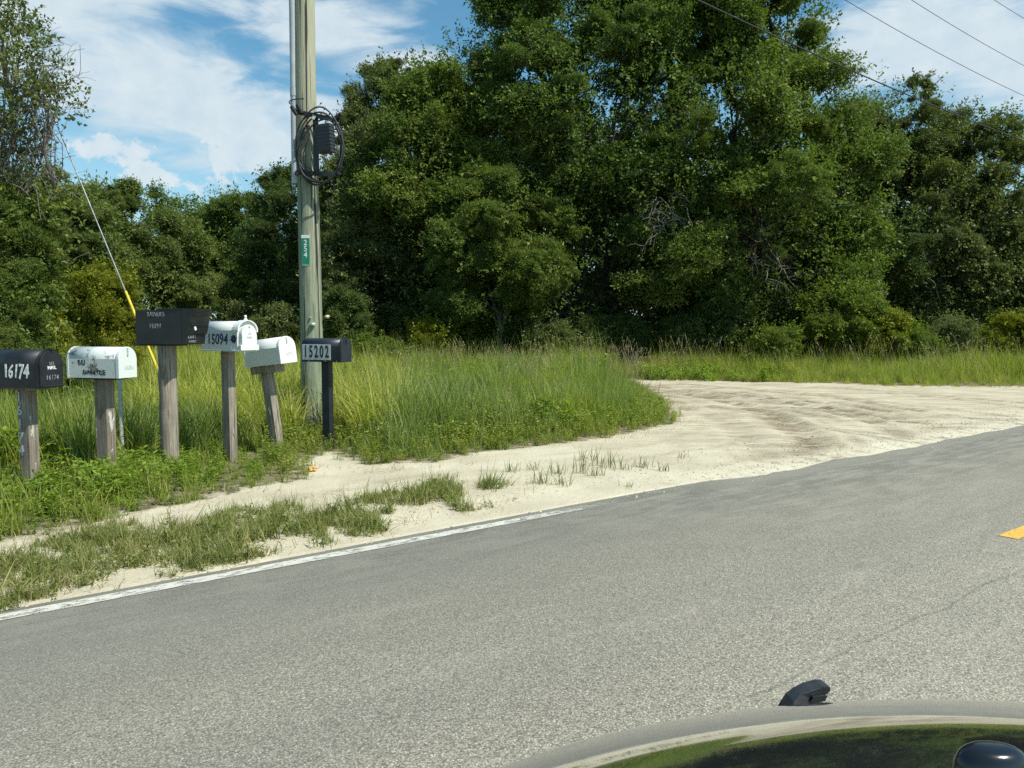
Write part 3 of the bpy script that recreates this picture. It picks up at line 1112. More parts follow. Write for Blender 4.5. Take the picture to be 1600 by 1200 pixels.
# low shrubs in front of the wood
SH = [(1315, 490, 24, 52, 45, 'fresh', 'bright fresh green shrub below the stepped oak'),
      (1375, 520, 24, 38, 32, 'yellow', 'small yellow green bush right of the bright shrub'),
      (1215, 535, 23.6, 32, 20, 'fresh', 'low leafy sapling clump at the back edge of the dirt road'),
      (1480, 525, 24, 36, 24, 'olive', 'low olive bush under the right hand oaks'),
      (1580, 525, 24, 40, 26, 'yellow', 'yellowish bush at the right edge above the far grass'),
      (670, 525, 24.5, 24, 20, 'yellow', 'pale bush lit between the dark trunks'),
      (860, 530, 24.5, 34, 18, 'olive', 'low pale bush under the rounded yellowish oak'),
      (590, 545, 20, 32, 16, 'fresh', 'fresh green bush just right of the black mailbox'),
      (1430, 540, 23.5, 30, 18, 'fresh', 'small fresh bush between two low bushes at right'),
      (430, 510, 26, 34, 26, 'olive', 'grey green bush left of the pole above the tilted mailbox'),
      (380, 500, 30, 28, 22, 'olive', 'bush in the far meadow above the finial mailbox'),
      (530, 500, 24, 44, 36, 'dark', 'dark rounded bush right of the pole'),
      (1100, 530, 25.5, 60, 28, 'dark', 'dark bush under the oaks behind the junction'),
      (950, 530, 26, 60, 24, 'dark', 'dark bush at the foot of the shaded oak'),
      (770, 520, 26, 60, 30, 'dark', 'dark bush left of the shaded oak foot')]
for i, (px, py, Y, rx, ry, mt, lb) in enumerate(SH):
    make_tree('shrub', lb, 'shrub', 'shrubs along the foot of the wood', px, Y,
              [(px, py, Y, rx, ry), (px - rx * .5, py + ry * .5, Y, rx * .6, ry * .6), (px + rx * .55, py + ry * .45, Y - .2, rx * .55, ry * .6)],
              M['leaf_' + mt], 70 + i, leaf=.085, dens=130, twigs=6, trunk_r=.05, fill=.5, frac=.48, cmax=22, thin=.8)

# yellow-green shrub behind the mailboxes
make_tree('shrub', 'yellow green bush behind the white mildewed mailbox and the guy wire', 'shrub', 'shrubs along the foot of the wood', 140, 14.5,
          [(160, 452, 14.8, 40, 34), (120, 490, 14.5, 52, 46), (180, 505, 14.5, 38, 40), (90, 540, 14, 50, 45), (150, 560, 14.2, 55, 40), (60, 585, 13.2, 55, 45)],
          M['leaf_yellow'], 90, leaf=.055, dens=330, twigs=10, trunk_r=.05, gap=1.1, fill=.8, fresh=.18)


def vine_tree():
    root = make_tree('vine_covered_tree', 'nearest tree at the left edge with bare grey twigs reaching over sky', 'tree', None, -30, 12.5,
                     [(10, 95, 12.2, 48, 42), (50, 125, 12.0, 34, 34), (20, 165, 12.0, 45, 38), (75, 170, 12.0, 18, 22), (-60, 110, 12.3, 80, 90),
                      (10, 235, 12.3, 34, 28), (-50, 250, 12.3, 70, 70), (5, 40, 12.2, 22, 24)],
                     M['leaf_olive'], 95, leaf=.075, dens=200, twigs=16, trunk_r=.08, gap=.75, fresh=.06, bark=M['twig'], clumps=False, fill=.12)
    r = np.random.default_rng(5)
    b = np.array(root.location)
    tw = []
    for k in range(46):     # bare twigs arching to the right and hanging
        st = np.array(at(r.uniform(-40, 50), r.uniform(150, 350), 12.1)) - b
        en = np.array(at(r.uniform(60, 145), r.uniform(70, 350), r.uniform(11.6, 12.4))) - b
        P, rad = limb(st, en, .009, .003, r, 8, r.uniform(-.1, .35))
        tw.append((P, rad))
        for q in range(3):
            j = r.integers(3, 7)
            tw.append(limb(P[j], P[j] + r.normal(size=3) * .16 + np.array([.14, 0, .06]), .004, .0018, r, 4, .1))
    for k in range(34):     # tangle lower down
        st = np.array(at(r.uniform(-40, 60), r.uniform(270, 420), 12.1)) - b
        en = st + np.array([r.uniform(-.5, .9), r.uniform(-.3, .3), r.uniform(-.6, .35)])
        tw.append(limb(st, en, .008, .003, r, 7, r.uniform(-.2, .3)))
    tubes('bare_twigs', tw, M['twig'], root, 4)
    return root


vine_tree()


def dead_branches():
    r = np.random.default_rng(44)
    for (px, py, Y, n, lb) in ((1045, 350, 24.6, 16, 'pale dead twigs hanging in front of the dark middle of the wood'),
                               (1185, 440, 24.4, 7, 'few bare grey twigs low on the stepped oak'),
                               (1440, 420, 27.6, 8, 'bare grey twigs in the grey green oak')):
        b = at(px, py, Y)
        root = empty('dead_branch', b)
        tag(root, lb, 'branch')
        tw = []
        for k in range(n):
            st = np.array([r.uniform(-.5, .5), r.uniform(.3, .9), r.uniform(.2, 1.1)])
            en = st + np.array([r.uniform(-.7, .7), r.uniform(-.9, -.1), r.uniform(-1.6, -.3)])
            P, rad = limb(st, en, .022, .006, r, 8, r.uniform(-.1, .25))
            tw.append((P, rad))
            for q in range(3):
                j = r.integers(2, 7)
                tw.append(limb(P[j], P[j] + np.array([r.normal() * .3, r.normal() * .2, r.uniform(-.5, .1)]), .01, .004, r, 5, .1))
        tag(tubes('bare_twigs', tw, M['twig'], root, 4), kind='stuff')


dead_branches()
make_tree('vine_thicket', 'thicket of broad green leaves at the left edge behind the black mailbox', 'shrub', None, 0, 12.0,
          [(30, 410, 12, 55, 55), (-10, 470, 11.8, 75, 70), (45, 495, 11.8, 40, 40), (10, 550, 11.5, 50, 40), (-40, 350, 12, 60, 60), (60, 345, 12.3, 30, 30), (15, 340, 12.2, 45, 40)],
          M['leaf_oak2'], 96, leaf=.078, dens=190, twigs=8, trunk_r=.06, fill=.7, fresh=.22)
make_tree('shrub', 'dark leafy undergrowth low behind the leftmost mailboxes', 'shrub', 'shrubs along the foot of the wood', 60, 11.0,
          [(20, 610, 10.6, 60, 40), (90, 610, 10.8, 55, 40), (-40, 640, 10.0, 50, 40)], M['leaf_oak'], 97, leaf=.06, dens=240, twigs=8, trunk_r=.04, fill=.9)


# ------------------------------------------------------------------ grass variants
def blades(n, h, lean, width, spread, r, seg=4, droop=1.0, base_spread=None):
    V, F, T = [], [], []
    o = 0
    for i in range(n):
        L = h * r.uniform(.55, 1.1)
        az = r.uniform(0, 2 * math.pi)
        b = np.array([r.normal() * spread, r.normal() * spread, 0])
        le = lean * r.uniform(.25, 1.2)
        wd = width * r.uniform(.7, 1.25)
        d = np.array([math.cos(az), math.sin(az), 0])
        sd_ = np.array([-d[1], d[0], 0])
        tw = r.uniform(-.8, .8)
        p = b.copy()
        ang = le * .35
        t_ = r.random()
        for k in range(seg + 1):
            f = k / seg
            w_ = wd * (1 - f) ** .75 * (.7 + .5 * min(1, f * 4)) * .5
            s2 = sd_ * math.cos(tw * f) + d * math.sin(tw * f)
            V += [p - s2 * w_, p + s2 * w_]
            ang = le * (.35 + 1.15 * f ** 1.3 * droop)
            p = p + (d * math.sin(ang) + np.array([0, 0, math.cos(ang)])) * L / seg
        for k in range(seg):
            q = o + k * 2
            F.append((q, q + 1, q + 3, q + 2))
            T.append(t_)
        o += 2 * (seg + 1)
    return V, F, T


def stalk_parts(h, r, seed_len=.12, col=.6):
    """one thin stem with a feathery head"""
    V, F, T = [], [], []
    az = r.uniform(0, 6.28)
    d = np.array([math.cos(az), math.sin(az), 0])
    b = np.array([r.normal() * .1, r.normal() * .1, 0])
    P = [b + d * (h * .25 * t ** 2) + np.array([0, 0, h * t]) for t in np.linspace(0, 1, 6)]
    v, f = tube_np(P, np.linspace(.003, .0015, 6), 3)
    V += list(v)
    F += [tuple(q) for q in f]
    T += [col] * len(f)
    top = P[-1]
    for k in range(10):
        c = top - (P[-1] - P[-2]) / np.linalg.norm(P[-1] - P[-2]) * seed_len * k / 10
        e = c + unit(r.normal(size=3) * .5 + np.array([0, 0, 1])) * .028
        s_ = unit(r.normal(size=3)) * .006
        o = len(V)
        V += [c - s_, c + s_, e + s_ * .4, e - s_ * .4]
        F.append((o, o + 1, o + 2, o + 3))
        T.append(col)
    return V, F, T


def weed_parts(h, n_stem, leaf, r, pairs=6, spread=.05):
    V, F, T = [], [], []
    for s_ in range(n_stem):
        az = r.uniform(0, 6.28)
        d = np.array([math.cos(az), math.sin(az), 0])
        b = np.array([r.normal() * spread, r.normal() * spread, 0])
        hh = h * r.uniform(.6, 1.1)
        ln = r.uniform(.1, .6)
        P = [b + d * (hh * ln * t ** 1.3) + np.array([0, 0, hh * t * (1 - .15 * t)]) for t in np.linspace(0, 1, 5)]
        v, f = tube_np(P, np.linspace(.003, .0015, 5), 3)
        o = len(V)
        V += list(v)
        F += [tuple(q + o) for q in f]
        T += [.1] * len(f)
        for k in range(pairs):
            t = (k + 1) / pairs
            j = min(3, int(t * 4))
            c = P[j] + (P[j + 1] - P[j]) * (t * 4 - j if t < 1 else 1)
            for q in range(3):
                a2 = r.uniform(0, 6.28)
                dd = np.array([math.cos(a2), math.sin(a2), r.uniform(-.1, .7)])
                L = leaf * r.uniform(.6, 1.15)
                v, f = leaf_quads(c[None], dd[None], np.array([[r.normal() * .4, r.normal() * .4, 1.]]), np.array([L]), np.array([L * .5]))
                o = len(V)
                V += list(v)
                F += [tuple(x + o) for x in f]
                T.append(r.uniform(0, 1))
    return V, F, T


def tuft_me(name, parts, mat):
    V, F, T = [], [], []
    for v, f, t in parts:
        o = len(V)
        V += list(v)
        F += [tuple(int(x) + o for x in q) for q in f]
        T += list(t)
    return mesh_np(name, np.array(V), np.array(F), mat, {'tint': ('FACE', T)})


TR = np.random.default_rng(11)
VAR = {}


def variants(key, fn, n):
    c = bpy.data.collections.new(key)
    for i in range(n):
        ob = bpy.data.objects.new('%s_%02d' % (key, i), fn())
        c.objects.link(ob)
    VAR[key] = (c, n)


variants('meadow_tuft', lambda: tuft_me('meadow_tuft', [blades(24, .54, 1.05, .0095, .065, TR), blades(10, .28, 1.3, .010, .09, TR), blades(3, .78, .55, .006, .05, TR)], M['grass']), 5)
variants('blue_tuft', lambda: tuft_me('blue_tuft', [blades(28, .54, 1.0, .0090, .065, TR)], M['grass_blue']), 3)
variants('tall_tuft', lambda: tuft_me('tall_tuft', [blades(28, 1.14, 1.15, .0180, .07, TR, 6)], M['grass_tall']), 4)
variants('weed', lambda: tuft_me('weed', [weed_parts(.30, 7, .055, TR), blades(5, .22, .9, .005, .05, TR)], M['weed']), 4)
variants('fine_weed', lambda: tuft_me('fine_weed', [weed_parts(.34, 7, .040, TR, 8, .07), blades(7, .34, .9, .007, .07, TR)], M['grass']), 3)
variants('short_tuft', lambda: tuft_me('short_tuft', [blades(18, .14, 1.15, .006, .04, TR, 3), weed_parts(.08, 3, .024, TR, 3, .04), blades(3, .22, .7, .004, .03, TR, 3)], M['verge']), 5)
variants('stalk', lambda: tuft_me('stalk', [stalk_parts(TR.uniform(.7, 1.1), TR) for _ in range(4)], M['dry']), 4)


def pebble_me():
    bm = bmesh.new()
    bmesh.ops.create_icosphere(bm, subdivisions=1, radius=.011)
    sc = TR.uniform(.5, 1.3, 3)
    for v in bm.verts:
        v.co.x *= sc[0] * TR.uniform(.8, 1.2)
        v.co.y *= sc[1] * TR.uniform(.8, 1.2)
        v.co.z *= sc[2] * .6
    me = bpy.data.meshes.new('pebble')
    bm.to_mesh(me)
    bm.free()
    a = me.attributes.new('tint', 'FLOAT', 'FACE')
    a.data.foreach_set('value', np.full(len(me.polygons), TR.random(), np.float32))
    me.materials.append(M['pebble'])
    return me


M['pebble'] = m_grass('sandy_crumbs', (.20, .155, .10), (.45, .40, .30), (.56, .52, .42), .02)
variants('pebble', pebble_me, 5)
variants('thatch', lambda: tuft_me('thatch', [blades(9, .13, 2.6, .0045, .07, TR, 3, .5)], M['dry']), 4)


def scatter(name, key, x, y, scale, zone, label=None, tilt=.12, z=None):
    n = len(x)
    z = ground_height(x, y) - .008 if z is None else z
    me = bpy.data.meshes.new(name)
    me.vertices.add(n)
    me.vertices.foreach_set('co', np.stack([x, y, z], 1).astype(np.float32).ravel())
    rot = np.stack([rng.normal(size=n) * tilt, rng.normal(size=n) * tilt, rng.uniform(0, 6.283, n)], 1)
    a = me.attributes.new('rot', 'FLOAT_VECTOR', 'POINT')
    a.data.foreach_set('vector', rot.astype(np.float32).ravel())
    for nm, v in (('size', scale), ('zone', zone)):
        a = me.attributes.new(nm, 'FLOAT', 'POINT')
        a.data.foreach_set('value', np.broadcast_to(v, (n,)).astype(np.float32))
    coll, cnt = VAR[key]
    a = me.attributes.new('pick', 'INT', 'POINT')
    a.data.foreach_set('value', rng.integers(0, cnt, n).astype(np.int32))
    o = link(name, me)
    tag(o, label, None, None, 'stuff')
    ng = bpy.data.node_groups.new(name, 'GeometryNodeTree')
    ng.interface.new_socket('Geometry', in_out='INPUT', socket_type='NodeSocketGeometry')
    ng.interface.new_socket('Geometry', in_out='OUTPUT', socket_type='NodeSocketGeometry')
    N, L = ng.nodes, ng.links
    gi, go = N.new('NodeGroupInput'), N.new('NodeGroupOutput')
    ip = N.new('GeometryNodeInstanceOnPoints')
    ci = N.new('GeometryNodeCollectionInfo')
    ci.inputs['Collection'].default_value = coll
    ci.inputs['Separate Children'].default_value = True
    ci.inputs['Reset Children'].default_value = True

    def na(nm, typ):
        q = N.new('GeometryNodeInputNamedAttribute')
        q.data_type = typ
        q.inputs['Name'].default_value = nm
        return q.outputs['Attribute']
    L.new(gi.outputs[0], ip.inputs['Points'])
    L.new(ci.outputs[0], ip.inputs['Instance'])
    ip.inputs['Pick Instance'].default_value = True
    L.new(na('pick', 'INT'), ip.inputs['Instance Index'])
    e2r = N.new('FunctionNodeEulerToRotation')
    L.new(na('rot', 'FLOAT_VECTOR'), e2r.inputs[0])
    L.new(e2r.outputs[0], ip.inputs['Rotation'])
    L.new(na('size', 'FLOAT'), ip.inputs['Scale'])
    L.new(ip.outputs[0], go.inputs[0])
    md = o.modifiers.new('scatter', 'NODES')
    md.node_group = ng
    return o


def cand(x0, x1, y0, y1, dens):
    n = int((x1 - x0) * (y1 - y0) * dens)
    return rng.uniform(x0, x1, n), rng.uniform(y0, y1, n)


POSTS = [(-4.145, 6.54), (-3.91, 7.34), (-3.57, 7.95), (-3.13, 8.46), (-2.75, 8.96), (-2.285, 9.48)]


def in_view(x, y, m=.12):
    return (np.abs(x) < (.667 + m) * y + .8)


def build_grass():
    fr = A_POLY[:len(FRONT) + 2]

    def frontdist(x, y):
        return polydist(x, y, fr)

    # main meadow left of the sand
    x, y = cand(-16, 4.5, 3.5, 24, 62)
    # thin it with distance
    keep = rng.random(len(x)) < np.clip(11 / y, .35, 1)
    jx = (fbm(x * 2, y * 2, 3) - .5) * .35
    k = inpoly(x + jx, y + jx, A_POLY) & in_view(x, y) & keep
    x, y = x[k], y[k]
    d = frontdist(x, y)
    dp = np.min([np.hypot(x - a, y - b) for a, b in POSTS], axis=0)
    a_, s_ = road_ab(x, y)
    # strip just in front of and around the posts stays lower
    px = 800 + x / y * 1200
    py = 510 + 1.55 / y * 1200
    n1 = fbm(x * .7 + 3, y * .7, 4)
    n2 = fbm(x * .45 + 31, y * .45 + 7, 3)
    h = np.clip(.14 + d * .75, .14, 1.0) * (.72 + .6 * n1)
    front_of_posts = (px < 560) & (py > np.interp(px, [0, 160, 265, 360, 430, 520], [775, 745, 727, 712, 700, 688]))
    pcap = np.interp(px, [0, 200, 330, 450, 560], [.95, .90, .62, .40, .34])
    h = np.where(front_of_posts, np.minimum(h, pcap * .6), h)
    yellow = ((px > 215) & (px < 625) & (py > 588) & (py < 700) & ~front_of_posts)
    yellow &= (fbm(x * 1.4 + 9, y * 1.4 + 4, 3) > .34)
    yl2 = (px > 60) & (px < 240) & (py > 640) & (py < 745) & ~front_of_posts & (n1 > .42)
    yel = yellow | yl2
    nearpole = (np.abs(px - 492) < 38) & (y < 11.7)
    h = np.where(nearpole, np.minimum(h, .26), h)
    yel &= ~nearpole
    weedz = front_of_posts & (px < 420)
    u = rng.random(len(x))
    # tall arching grass, its own object
    t_ = yel & (u < .42)
    sc = np.where(yl2, .70, .92) * rng.uniform(.75, 1.1, len(x))
    scatter('tall_grass', 'tall_tuft', x[t_], y[t_], sc[t_], rng.uniform(.1, .75, t_.sum()), 'tall arching yellow green grass behind the mailboxes')
    w_ = weedz & (u < .75)
    scatter('leafy_weeds', 'weed', x[w_], y[w_], (np.clip(.35 + d * 1.1, .35, 1.0) * pcap * rng.uniform(.7, 1.2, len(x)))[w_], rng.uniform(0, .25, w_.sum()),
            'bright broad leaved weeds in front of the mailbox posts')
    rest = ~yel & ~weedz
    fw = rest & (((n2 > .55) & (px > 700)) | (d < .8)) & (u < .6)
    scatter('fine_weeds', 'fine_weed', x[fw], y[fw], (np.clip(.4 + d * .8, .4, 1.25) * rng.uniform(.7, 1.3, len(x)))[fw], rng.uniform(.0, .5, fw.sum()),
            'fine leaved weeds along the sandy edge of the meadow')
    bl = rest & ~fw & (fbm(x * .8 + 60, y * .8, 3) > .52)
    scatter('blue_green_grass', 'blue_tuft', x[bl], y[bl], (h * 1.45 * rng.uniform(.75, 1.2, len(x)))[bl], rng.uniform(0, .35, bl.sum()), 'blue green patches of meadow grass')
    gr = ~fw & ~bl & ~(weedz & (u < .6)) & ~t_ & ~(~(weedz | yel) & (rng.random(len(x)) < .12))
    wd2 = rest & ~fw & ~bl & (fbm(x * .9 + 14, y * .9 + 77, 3) > .56) & (u < .55)
    scatter('meadow_weeds', 'weed', x[wd2], y[wd2], (h * 2.1 * rng.uniform(.7, 1.2, len(x)))[wd2], rng.uniform(0, .3, wd2.sum()), 'patches of leafy weeds within the meadow')
    hz = np.where(weedz, pcap * .68, h * 1.35)
    scatter('meadow_grass', 'meadow_tuft', x[gr], y[gr], (hz * rng.uniform(.7, 1.25, len(x)))[gr], np.clip(rng.normal(.22, .2, gr.sum()) + (n2[gr] - .5) * .8, 0, 1),
            'green meadow grass between the mailboxes and the wood')
    # seed stalks, mostly to the back
    st = (rng.random(len(x)) < np.where(y > 15.5, .07, .010)) & (px > 380)
    scatter('seed_stalks', 'stalk', x[st], y[st], rng.uniform(.7, 1.15, st.sum()), rng.uniform(0, 1, st.sum()), 'dry brown seed stalks rising over the meadow')

    # far strip beyond the dirt road, to the wood
    x, y = cand(1.5, 26, 18, 27.5, 34)
    yb = np.interp(x, [p[0] for p in DIRT_BACK], [p[1] for p in DIRT_BACK])
    e = y - yb + (fbm(x * 1.5, y * 1.5, 3) - .5) * .9
    k = (e > 0) & in_view(x, y)
    x, y, e = x[k], y[k], e[k]
    n1 = fbm(x * .5, y * .5, 3)
    px = 800 + x / y * 1200
    lush = (px > 1000) & (px < 1250) & (e < 1.8)
    h = np.where(lush, .45, np.clip(.28 + e * .26, .25, .95) * (.25 + 1.5 * n1))
    lush2 = lush & (rng.random(len(x)) < .45) & (fbm(x * 1.3, y * 1.3 + 5, 3) > .42)
    scatter('lush_weeds', 'weed', x[lush2], y[lush2], rng.uniform(.6, 1.7, lush2.sum()), rng.uniform(0, .2, lush2.sum()), 'bright low weeds on the far side of the dirt road')
    o_ = ~lush2
    scatter('far_grass', 'meadow_tuft', x[o_], y[o_], (h * 1.25 * rng.uniform(.7, 1.25, len(x)))[o_], np.clip(rng.normal(.35, .25, o_.sum()), 0, 1), 'rough grass between the dirt road and the wood')
    st = (e > 1.2) & (rng.random(len(x)) < .06)
    scatter('far_seed_stalks', 'stalk', x[st], y[st], rng.uniform(.8, 1.3, st.sum()), rng.uniform(0, 1, st.sum()), 'dry stalks at the dark foot of the wood')

    # far meadow at left, out to the trees
    x, y = cand(-30, 3, 23, 40, 9)
    k = in_view(x, y, .05)
    x, y = x[k], y[k]
    scatter('distant_grass', 'meadow_tuft', x, y, rng.uniform(1.2, 2.2, len(x)), rng.uniform(.3, .9, len(x)), 'pale distant grass in front of the far trees', z=np.full(len(x), -.08))

    # verge strip by the line
    x, y = cand(-5.5, 1.5, 3.2, 8.5, 330)
    dB = polydist(x, y, B_POLY + B_POLY[:1])
    ins = inpoly(x, y, B_POLY)
    n = fbm(x * 3 + 3, y * 3 + 1, 4)
    a_, s_ = road_ab(x, y)
    thin = np.interp(a_, [-3, 1.0, 2.2, 3.4, 4.5], [.40, .42, .47, .50, .50])
    k = ins & (n + np.clip(dB, 0, .25) * .5 > thin + .02)
    k |= (~ins) & (dB < .18) & (n > .60)
    x, y, n = x[k], y[k], n[k]
    a_, s_ = road_ab(x, y)
    scatter('verge_grass', 'short_tuft', x, y, (rng.uniform(.35, 1.0, len(x)) + (rng.random(len(x)) < .12) * .5) * np.interp(a_, [-3, 1, 4], [1.15, 1.0, 1.1]), np.clip(rng.normal(.25, .25, len(x)), 0, 1),
            'short grass strip growing in the sand beside the white line', tilt=.25)


build_grass()


def build_crumbs():
    a = rng.uniform(-3, 20, 5200)
    s_ = np.abs(rng.normal(0, .75, 5200)) - .22 * rng.random(5200) - .02
    x, y = P0[0] + a * U[0] + s_ * NV[0], P0[1] + a * U[1] + s_ * NV[1]
    k = in_view(x, y) & ((s_ > .02) | (rng.random(len(x)) < .35)) & ((a > 4.5) | (s_ > .1))
    x, y, s_ = x[k], y[k], s_[k]
    z = np.maximum(ground_height(x, y), 0) + .001
    scatter('sand_crumbs', 'pebble', x, y, rng.uniform(.25, 1.15, len(x)) ** 1.5, rng.random(len(x)), 'loose crumbs and grit at the frayed edge of the asphalt', tilt=.5, z=z)
    x, y = cand(-5, 9, 3.5, 16, 16)
    d = np.minimum(polydist(x, y, A_POLY[:len(FRONT) + 2]), polydist(x, y, B_POLY + B_POLY[:1]))
    a_, s_ = road_ab(x, y)
    k = (d < .38) & (s_ > .15) & in_view(x, y)
    x, y = x[k], y[k]
    scatter('dry_thatch', 'thatch', x, y, rng.uniform(.5, 1.3, len(x)), rng.random(len(x)), 'flattened dead straw where grass meets sand', tilt=.1)


build_crumbs()


def sand_tufts():
    spots = [(870, 745, 1.1, 'a green blade tuft in the middle of the sandy track'), (905, 742, 1.3, 'dense tuft at the centre of the sandy track row'),
             (945, 735, 1.4, 'tall tuft right of the dense one on the sand'), (930, 748, .9, 'small tuft in front of the tall one on the sand'),
             (845, 760, 1.0, 'flattened tuft on the sand close to the asphalt'), (800, 742, .9, 'small tuft on the sand near the meadow corner'),
             (880, 762, .9, 'straw coloured tuft close to the asphalt'), (830, 738, .8, 'thin tuft on the sand below the meadow edge'),
             (915, 725, 1.0, 'tuft at the back of the row on the sand'), (975, 738, .7, 'lone small tuft right of the row'),
             (1003, 734, .9, 'spreading tuft on open sand'), (1036, 740, .7, 'little leaning tuft on open sand'),
             (1070, 720, .7, 'rightmost leaning sprig on the open sand'), (988, 762, .6, 'tiny sprig beside the end of the white line'),
             (770, 770, 1.0, 'tuft at the right end of the verge strip'), (700, 752, .6, 'dry sprig on the sand track')]
    r = np.random.default_rng(21)
    for i, (px, py, sc, lb) in enumerate(spots):
        x, y = gp(px, py)
        nm = max(10, int(20 * sc))
        t = empty('grass_tuft', (x, y, float(ground_height(np.array([x]), np.array([y]))[0]) - .006), r.uniform(0, 6))
        tag(t, lb, 'grass tuft', 'tufts dotted over the sand')
        me = tuft_me('blades', [blades(nm, .19 * sc, 1.0, .0075, .05 * sc, r, 4)], M['grass_single'])
        tag(link('blades', me, t), kind='stuff')
        me = tuft_me('dry_blades', [blades(max(4, nm // 3), .12 * sc, 1.2, .0045, .05 * sc, r, 4)], M['dry'])
        tag(link('dry_blades', me, t), kind='stuff')


M['grass_single'] = m_grass('verge_tuft_blades', (.09, .135, .03), (.17, .21, .05), (.30, .27, .10))
sand_tufts()


# ------------------------------------------------------------------ lettering
def text_mesh(body, size, mat, parent, loc, face, bold=0, sx=1.0, shear=0, spacing=1.0, depth=.0012, name='painted_number', rough=0):
    """face 'side' looks to local -Y, 'door' looks to local +X; loc = centre of the line"""
    cu = bpy.data.curves.new(name, 'FONT')
    cu.body = body
    cu.size = size
    cu.offset = bold * size
    cu.shear = shear
    cu.extrude = depth
    cu.space_character = spacing
    cu.align_x = 'CENTER'
    cu.align_y = 'CENTER'
    cu.resolution_u = 3
    tmp = bpy.data.objects.new('t', cu)
    COL.objects.link(tmp)
    bpy.context.view_layer.update()
    me = bpy.data.meshes.new_from_object(tmp.evaluated_get(bpy.context.evaluated_depsgraph_get()))
    COL.objects.unlink(tmp)
    bpy.data.objects.remove(tmp)
    n = len(me.vertices)
    co = np.empty(n * 3, np.float32)
    me.vertices.foreach_get('co', co)
    co = co.reshape(-1, 3)
    co[:, 0] *= sx
    if rough:
        q = co / size
        co[:, 0] += (fbm(q[:, 0] * 3 + 5, q[:, 1] * 3, 2) - .5) * rough * size
        co[:, 1] += (fbm(q[:, 0] * 3 + 35, q[:, 1] * 3 + 9, 2) - .5) * rough * size
    if face == 'side':
        v = np.stack([co[:, 0], -co[:, 2], co[:, 1]], 1)
    else:
        v = np.stack([co[:, 2], co[:, 0], co[:, 1]], 1)
    v = v + np.array(loc)
    me.vertices.foreach_set('co', v.astype(np.float32).ravel())
    me.update()
    me.materials.clear()
    me.materials.append(mat)
    me.name = name
    return link(name, me, parent)


# ------------------------------------------------------------------ mailboxes
def arch(w, h, seg=12, k=1.0):
    """outline (y, z) of a mailbox end, starting bottom left"""
    rad = w / 2
    rz = rad * k
    pts = [(-rad, 0), (rad, 0)]
    zc = h - rz
    for i in range(seg + 1):
        a = math.pi * i / seg
        pts.append((rad * math.cos(a), zc + rz * math.sin(a)))
    return pts


def extrude_profile(bm, pts, x0, x1):
    a = [bm.verts.new((x0, y, z)) for y, z in pts]
    b = [bm.verts.new((x1, y, z)) for y, z in pts]
    n = len(pts)
    for i in range(n):
        bm.faces.new((a[i], a[(i + 1) % n], b[(i + 1) % n], b[i]))
    bm.faces.new(a[::-1])
    bm.faces.new(b)


def shell(name, w, h, x0, x1, z0, mat, parent, k=1.0, bev=.0):
    bm = bmesh.new()
    extrude_profile(bm, [(y, z + z0) for y, z in arch(w, h, 14, k)], x0, x1)
    if bev:
        es = [e for e in bm.edges if abs(e.verts[0].co.x - e.verts[1].co.x) < 1e-6]
        bmesh.ops.bevel(bm, geom=es, offset=bev, segments=2, affect='EDGES', profile=.6)
    o = bm_obj(name, bm, mat, parent)
    me = o.data
    for p in me.polygons:
        p.use_smooth = abs(p.normal.x) < .4 and p.normal.z > .02
    return o


def post_obj(parent, w, d, h, mat, lean=0, name='post', bev=.006):
    bm = bmesh.new()
    add_box(bm, (0, 0, h / 2 - .2), (w, d, h + .4), bevel=bev)
    return bm_obj(name, bm, mat, parent)


def rivets(parent, pts, mat, r=.004):
    for p in pts:
        bm = bmesh.new()
        bmesh.ops.create_icosphere(bm, subdivisions=2, radius=r)
        bmesh.ops.translate(bm, vec=p, verts=bm.verts)
        bm_obj('screw', bm, mat, parent, True)


def mb_root(i, rz, label):
    x, y = POSTS[i]
    z = float(ground_height(np.array([x]), np.array([y]))[0])
    t = empty('mailbox', (x, y, z), R(rz))
    tag(t, label, 'mailbox', 'mailboxes lined up beside the road')
    return t


